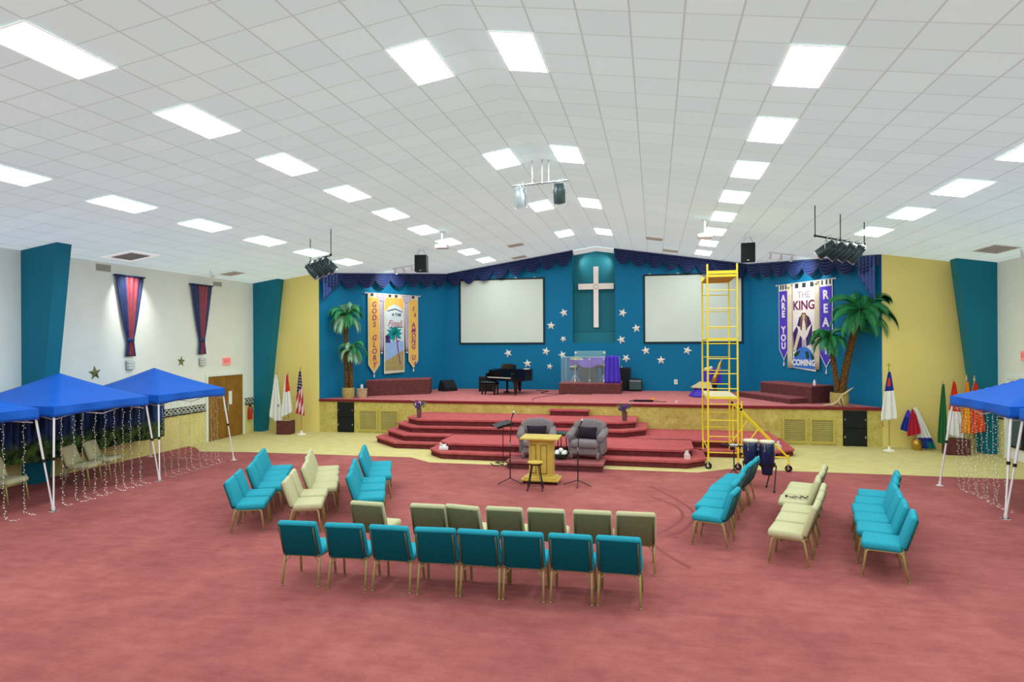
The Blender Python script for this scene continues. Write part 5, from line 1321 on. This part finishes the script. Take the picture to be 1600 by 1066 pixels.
# ================================================================ SCAFFOLD
t = thing('scaffold_tower', 'tall narrow yellow rolling scaffold tower in front of the stage', 'scaffold', (0, 0, 0))
x0, x1, y0, y1, r = 1.34, 2.07, 17.14, 19.02, .024
LV = [.2, 1.86, 3.4, 5.28]
for s, (za, zb) in enumerate(zip(LV, LV[1:])):
    for yy in (y0, y1):
        zt = zb - .02 if s < 2 else (zb if yy == y0 else zb - .13)
        b = MB(); b.tube([(x0, yy, za), (x0, yy, zt)], r, 8); b.tube([(x1, yy, za), (x1, yy, zt)], r, 8); b.mi = 1
        n = 4
        for i in range(n): z = za + (zb - za)*(i + .55)/n; b.tube([(x0, yy, z), (x1, yy, z)], .014, 6)
        b.build('ladder_frame', ['scaf', 'scaf'], t)
    b = MB()
    for xx in (x0, x1): b.tube([(xx, y0, zb - .3 if s == 2 else zb - .06), (xx, y1, zb - .3 if s == 2 else zb - .06)], .022, 6); b.tube([(xx, y0, za + .3), (xx, y1, za + .3)], .014, 6) if s == 0 else None
    b.build('side_rails', 'scaf', t)
for z, m, nm in ((1.86, 'ply', 'deck'), (3.36, 'ply', 'deck'), (4.99, 'ply_dark', 'deck')):
    b = MB(); b.box((x0, y0, z - .03), (x1, y1, z)); o = b.build(nm, m, t)
    MB().box((x0, y0 - .015, z - .05), (x1, y0 + .02, z + .012)).build('deck_edge', 'scaf', o); MB().box((x0, y1 - .02, z - .05), (x1, y1 + .015, z + .012)).build('deck_edge', 'scaf', o)
b = MB(); b.box((x0, y0 - .02, 5.02), (x1, y0 + .0, 5.1)); b.build('toe_board', 'scaf', t)
for yy in (y0, y1):
    b = MB(); b.tube([(x1 + .09, yy, .35), (x1 + .09, yy, 1.75)], .024, 8); b.tube([(x1 + .03, yy, 1.58), (3.26, yy, .36)], .024, 8); b.tube([(x1 + .07, yy, .36), (3.28, yy, .36)], .02, 8); b.tube([(x1 + .07, yy, .45), (2.55, yy, 1.05)], .018, 6); b.tube([(3.27, yy, .42), (3.27, yy, .16)], .022, 8)
    o = b.build('outrigger', 'scaf', t); b = MB(); [b.ball((x1 + .07, yy - .03, z), .035) for z in (.42, 1.55)]; b.build('locking_knobs', 'rubber', o)
for xx, yy in ((x0, y0), (x1, y0), (3.27, y0), (x0, y1), (x1, y1), (3.27, y1)):
    Mw = Matrix.Translation((xx, yy, 0)) @ Matrix.Rotation(R(62), 4, 'Z')
    b = MB(); b.tube([Mw @ Vector((-.022, 0, .085)), Mw @ Vector((.022, 0, .085))], .085, 20); w = b.build('caster_wheel', 'rubber', t)
    b = MB(); b.tube([Mw @ Vector((-.026, 0, .085)), Mw @ Vector((.026, 0, .085))], .038, 12); b.build('wheel_hub', 'chrome', w)
    b = MB(); b.tube([(xx, yy, .18), (xx, yy, .24)], .016, 8)
    for sx in (-1, 1): b.box((sx*.034-.004, -.02, .085), (sx*.034+.004, .02, .19), Mw)
    b.box((-.038, -.02, .18), (.038, .02, .195), Mw); b.build('caster_fork', 'chrome', w)

# ================================================================ CONGAS
def conga(x, y, label):
    t = thing('conga_drum', label, 'drum', (x, y, .3), 0, 'cobalt blue conga drums')
    MB().lathe([(.1, 0), (.105, .02), (.155, .3), (.172, .48), (.165, .62), (.15, .74)], n=28).build('shell', 'conga', t, smooth=True)
    b = MB(); b.lathe([(.16, .71), (.168, .735), (.165, .752), (.15, .76), (.001, .762)], n=28); b.build('drum_skin', 'skin', t, angle=60)
    b = MB()
    for i in range(5): a = i*2*PI/5 + .5; b.tube([(.166*cos(a), .166*sin(a), .74), (.18*cos(a), .18*sin(a), .64), (.185*cos(a), .185*sin(a), .56)], .006, 6); b.box((-.012, .165, .53), (.012, .19, .58), Matrix.Rotation(a - PI/2, 4, 'Z'))
    b.build('tuning_rods', 'chrome', t)
    MB().lathe([(.103, 0), (.109, 0), (.114, .05), (.108, .05)], n=28).build('bottom_band', 'black', t)
conga(2.12, 15.3, 'cobalt blue conga drum nearer the scaffold uprights'); conga(2.45, 15.2, 'cobalt blue conga drum nearer the right cream chairs')
t = thing('conga_stand', 'black double stand holding up the two conga drums', 'drum stand', (2.28, 15.25, 0))
for p, q in (((.36, -.06, .5), (.24, -.5, .02)), ((.3, .18, .42), (.16, .0, .02)), ((-.32, .1, .5), (-.16, .55, .02)), ((-.32, -.08, .45), (-.38, -.42, .02))):
    b = MB(); b.tube([p, q], .015, 8); b.ball(q, .026); b.build('leg', 'black', t)
for x, y in ((-.16, .05), (.17, -.05)):
    b = MB(); b.lathe([(.162, .52), (.176, .52), (.182, .56), (.168, .56)], (x, y, 0), 24); b.build('drum_ring', 'black', t)
b = MB(); b.tube([(-.32, .1, .5), (-.32, -.08, .45)], .014, 6); b.tube([(.36, -.06, .5), (.3, .18, .42)], .014, 6); b.tube([(.0, -.22, .52), (.0, .22, .52)], .014, 6); b.build('clamp_bar', 'black', t)
t = thing('percussion_stand', 'black stand with a small silver percussion block beside the congas', 'percussion', (1.78, 15.5, 0))
b = MB(); b.tube([(0, 0, .3), (0, 0, .84)], .014, 8); b.build('pole', 'black', t)
for a in (.6, 2.7, 4.8): MB().tube([(0, 0, .34), (.28*cos(a), .28*sin(a), .012)], .011, 6).build('leg', 'black', t)
b = MB(); b.tube([(-.2, 0, .88), (.26, .04, .86)], .016, 8); b.tube([(-.28, .02, .9), (-.16, .02, .88)], .035, 8); b.ball((-.05, 0, .82), .05); b.build('mounting_arm', 'black', t)
MB().box((-.1, -.05, .85), (.1, .05, .92), bev=.02).build('metal_block', 'chrome', t, angle=40)

# ================================================================ FLAGS
def cloth(name, parent, mats, mi, top, bot, wt, wb, folds=4, amp=.05, skew=0., nu=28, nv=30, hem=0., cx=0.):
    """cloth gathered along a pole: top and bot are the pole points it hangs between"""
    top, bot = Vector(top), Vector(bot)
    def f(u, v):
        p = top.lerp(bot, v); w = wt + (wb-wt)*min(1, v*1.15)**.8; a = u*2-1 + cx
        zz = hem*(u)*v
        return Vector((p.x + a*w/2 + skew*v*v, p.y - .03 - amp*(.4+v)*(.5+.5*sin(u*PI*2*folds+.6)), p.z - zz))
    b = MB(); b.grid(f, nu, nv, mi); return b.build(name, mats, parent, smooth=True, solid=.006)
def pole(parent, p, q, m='brass', fin='ball', r=.012):
    b = MB(); b.tube([p, q], r, 8); b.build('flag_pole', m, parent)
    p, q = Vector(p), Vector(q); b = MB()
    if fin == 'cross': b.tube([q, q + Vector((0,0,.2))], .012, 6); b.tube([q + Vector((-.06,0,.13)), q + Vector((.06,0,.13))], .012, 6); b.ball(q, .02)
    elif fin == 'spear': b.tube([q, q + Vector((0,0,.03)), q + Vector((0,0,.18))], [.012, .03, .002], 6)
    else: b.ball(q, .02)
    b.build('finial', m, parent)
def floor_base(parent):
    MB().lathe([(.001, 0), (.16, 0), (.16, .02), (.1, .05), (.04, .06), (.025, .15), (.001, .15)], n=24).build('flag_base', 'bone', parent, angle=40)
# American flag, left
t = thing('stars_and_stripes_flag', 'furled red, white and blue striped flag on a floor pole', 'flag', (-12.42, 20.78, 0))
floor_base(t); pole(t, (0, 0, .1), (-.02, 0, 2.32), 'brass', 'spear')
def us(u, v):
    s = v*1.0 + (u-.5)*.18
    if s < .43: return 1 if (int(u*12) % 2 == 0 and int(v*44) % 3 == 0) else 2
    return 0 if int((u*5.2 + v*5.0)) % 2 else 1
cloth('flag_cloth', t, ['f_crimson', 'f_pink', 'f_navy'], us, (-.02, 0, 2.3), (-.02, 0, .78), .05, .34, 3, .05, .02, 28, 60, .1)
# two flags standing in a dark box, left
t = thing('flag_box', 'dark red brown box that holds two flags by the left yellow wall', 'box', (-13.06, 20.8, 0), R(4)); MB().box((-.26, -.2, 0), (.26, .2, .5), bev=.01).build('box_body', 'block_side', t); b = MB(); b.box((-.2, -.14, .5), (.2, .14, .506)); b.build('box_opening', 'cloth_tan', t)
t = thing('white_flag', 'plain white furled flag leaning left out of the dark box', 'flag', (-13.06, 20.85, 0)); pole(t, (-.08, 0, .51), (-.42, .05, 2.2)); cloth('flag_cloth', t, ['f_white'], None, (-.4, .02, 2.14), (-.28, -.05, .62), .06, .52, 3, .06, -.06, hem=.35)
b = MB(); b.lathe([(.001, 0), (.045, .001), (.045, .002)], n=16, M4=Matrix.Translation((-.2, -.2, 1.05)) @ Matrix.Rotation(PI/2, 4, 'X')); b.build('small_emblem', 'vent_dark', t)
t = thing('red_and_white_flag', 'red topped white furled flag standing in the dark box', 'flag', (-13.02, 20.85, 0)); pole(t, (.04, 0, .51), (.0, .05, 2.2)); cloth('flag_cloth', t, ['f_red', 'f_white'], lambda u, v: 0 if v < .44 and u > .3 - .0*v else 1, (-.01, .02, 2.16), (.06, -.05, .6), .05, .44, 3, .06, .0, hem=-.22)
# Christian flag, right
t = thing('white_and_blue_flag', 'white furled flag with a blue corner and red cross on a floor pole', 'flag', (6.78, 20.9, 0))
floor_base(t); pole(t, (0, 0, .1), (0, 0, 2.42), 'brass', 'cross')
def chf(u, v):
    if v < .4: return 2 if (.12 < v < .3 and .25 < u < .68) else 1
    return 0
cloth('flag_cloth', t, ['f_white', 'f_blue', 'f_red'], chf, (0, 0, 2.36), (-.03, 0, .9), .05, .42, 2, .04, 0., hem=-.06)
MB().tube([(-.2, -.04, .95), (-.17, -.04, .72)], .012, 6).build('gold_tassel', 'brass', t)
# gold vase with a bundle of flags leaning to the left
t = thing('gold_vase', 'squat gold vase on the floor against the right yellow wall', 'vase', (7.62, 21.2, 0)); MB().lathe([(.09, 0), (.1, .02), (.15, .16), (.15, .24), (.11, .3), (.12, .34), (.1, .34), (.09, .28), (.001, .1)], n=24).build('vase_body', 'brass', t, angle=50)
for dx, dz, mats, mi, lab, wt, wb, b0, hem in ((-.2, 1.22, ['f_blue', 'purple'], lambda u, v: 1 if v < .35 else 0, 'blue and purple furled flag in the gold vase', .06, .3, (-.32, .0, .62), .1), (-.08, 1.24, ['f_crimson'], None, 'crimson furled flag in the gold vase', .06, .36, (-.12, -.05, .42), -.1), (-.02, 1.3, ['f_white', 'f_blue', 'f_teal'], lambda u, v: 0 if v < .72 else (1 if v < .84 or u < .5 else 2), 'white furled flag with blue and teal ends, touching the floor by the gold vase', .07, .42, (.28, .03, .06), 0.)):
    o = thing('leaning_flag', lab, 'flag', (7.62, 21.2, 0)); pole(o, (dx*.2, .02, .12), (dx, .12, dz), 'drift', 'ball', .008); cloth('flag_cloth', o, mats, mi, (dx, .1, dz - .03), b0, wt, wb, 3, .05, 0, hem=hem)
# four flags in the right box
t = thing('flag_box', 'dark red brown box that holds four flags by the right teal column', 'box', (8.42, 20.62, 0), R(3)); MB().box((-.3, -.17, 0), (.3, .17, .46), bev=.01).build('box_body', 'block_side', t); b = MB(); b.box((-.24, -.12, .46), (.24, .12, .466)); b.build('box_opening', 'black', t)
for (bx, tx, tz), mats, mi, lab, wt, wb, bot, hem in (
  ((-.2, -.3, 2.05), ['f_green'], None, 'dark green furled flag hanging nearest the gold vase', .05, .26, (-.36, 0, .35), .1),
  ((-.08, -.02, 2.12), ['f_red', 'f_white'], lambda u, v: 0 if v < .52 else 1, 'red over white furled flag in the right flag box', .05, .42, (-.04, 0, .55), .1),
  ((.06, .32, 2.12), ['f_amber', 'f_orange'], lambda u, v: 1 if int(u*9) % 4 == 0 else 0, 'amber yellow furled flag in the right flag box', .05, .3, (.26, 0, .62), 0.),
  ((.16, .52, 2.1), ['f_orange', 'f_red'], lambda u, v: 1 if v < .45 else 0, 'orange red furled flag nearest the right teal column', .05, .4, (.52, 0, .58), -.1)):
    o = thing('standing_flag', lab, 'flag', (8.42, 20.68, 0)); pole(o, (bx, .0, .47), (tx, .05, tz), 'drift', 'spear', .009); cloth('flag_cloth', o, mats, mi, (tx, .03, tz - .03), bot, wt, wb, 3, .06, 0, hem=hem)

# ================================================================ LIGHT, WORLD FILL, CAMERA
def spot(name, loc, tgt, e, size=R(50), blend=.8, col=(1, .96, .9)):
    l = bpy.data.lights.new(name, 'SPOT'); l.energy = e; l.spot_size = size; l.spot_blend = blend; l.color = col; l.shadow_soft_size = .06
    o = bpy.data.objects.new(name, l); C.objects.link(o); o.location = loc; o.rotation_euler = (Vector(tgt) - Vector(loc)).to_track_quat('-Z', 'Y').to_euler()
spot('curtain_spot', (-13.75, 15.2, 5.5), (-14.6, 15.4, 4.5), 170, R(70))
spot('banner_spot', (-9.75, 23.55, 5.95), (-10.75, 24.3, 5.4), 120, R(95))
spot('banner_spot', (4.45, 23.55, 5.95), (5.4, 24.4, 5.4), 120, R(95))
spot('niche_spot', (-3.2, YB + .12, 6.9), (-2.7, YNB, 6.6), 20, R(100)); spot('niche_spot', (-1.8, YB + .12, 6.85), (-2.2, YNB, 6.6), 20, R(100))

w = bpy.data.worlds.new('world'); bpy.context.scene.world = w; w.use_nodes = True
w.node_tree.nodes['Background'].inputs[0].default_value = (.93, .97, 1, 1); w.node_tree.nodes['Background'].inputs[1].default_value = 1.0  # added fill, entering where the hall is left open behind the camera

cam = bpy.data.cameras.new('camera'); co = bpy.data.objects.new('camera', cam); C.objects.link(co)
Fpx, yaw, pit, roll = 997.42, .2194, .0009, .0055
cam.sensor_width = 36; cam.lens = Fpx / 1600 * 36; cam.clip_end = 200
fw = Vector((-sin(yaw)*cos(pit), cos(yaw)*cos(pit), sin(pit))); r0 = Vector((cos(yaw), sin(yaw), 0)); u0 = r0.cross(fw)
rt = r0*cos(roll) - u0*sin(roll); up = r0*sin(roll) + u0*cos(roll)
co.matrix_world = frame((0, 0, H_CAM), rt, up, -fw)
sc = bpy.context.scene; sc.camera = co
sc.view_settings.view_transform = 'Standard'; sc.view_settings.look = 'None'; sc.view_settings.exposure = 0.; sc.view_settings.gamma = 1.
sc.cycles.use_denoising = True; sc.cycles.max_bounces = 8; sc.cycles.diffuse_bounces = 5; sc.cycles.transparent_max_bounces = 24
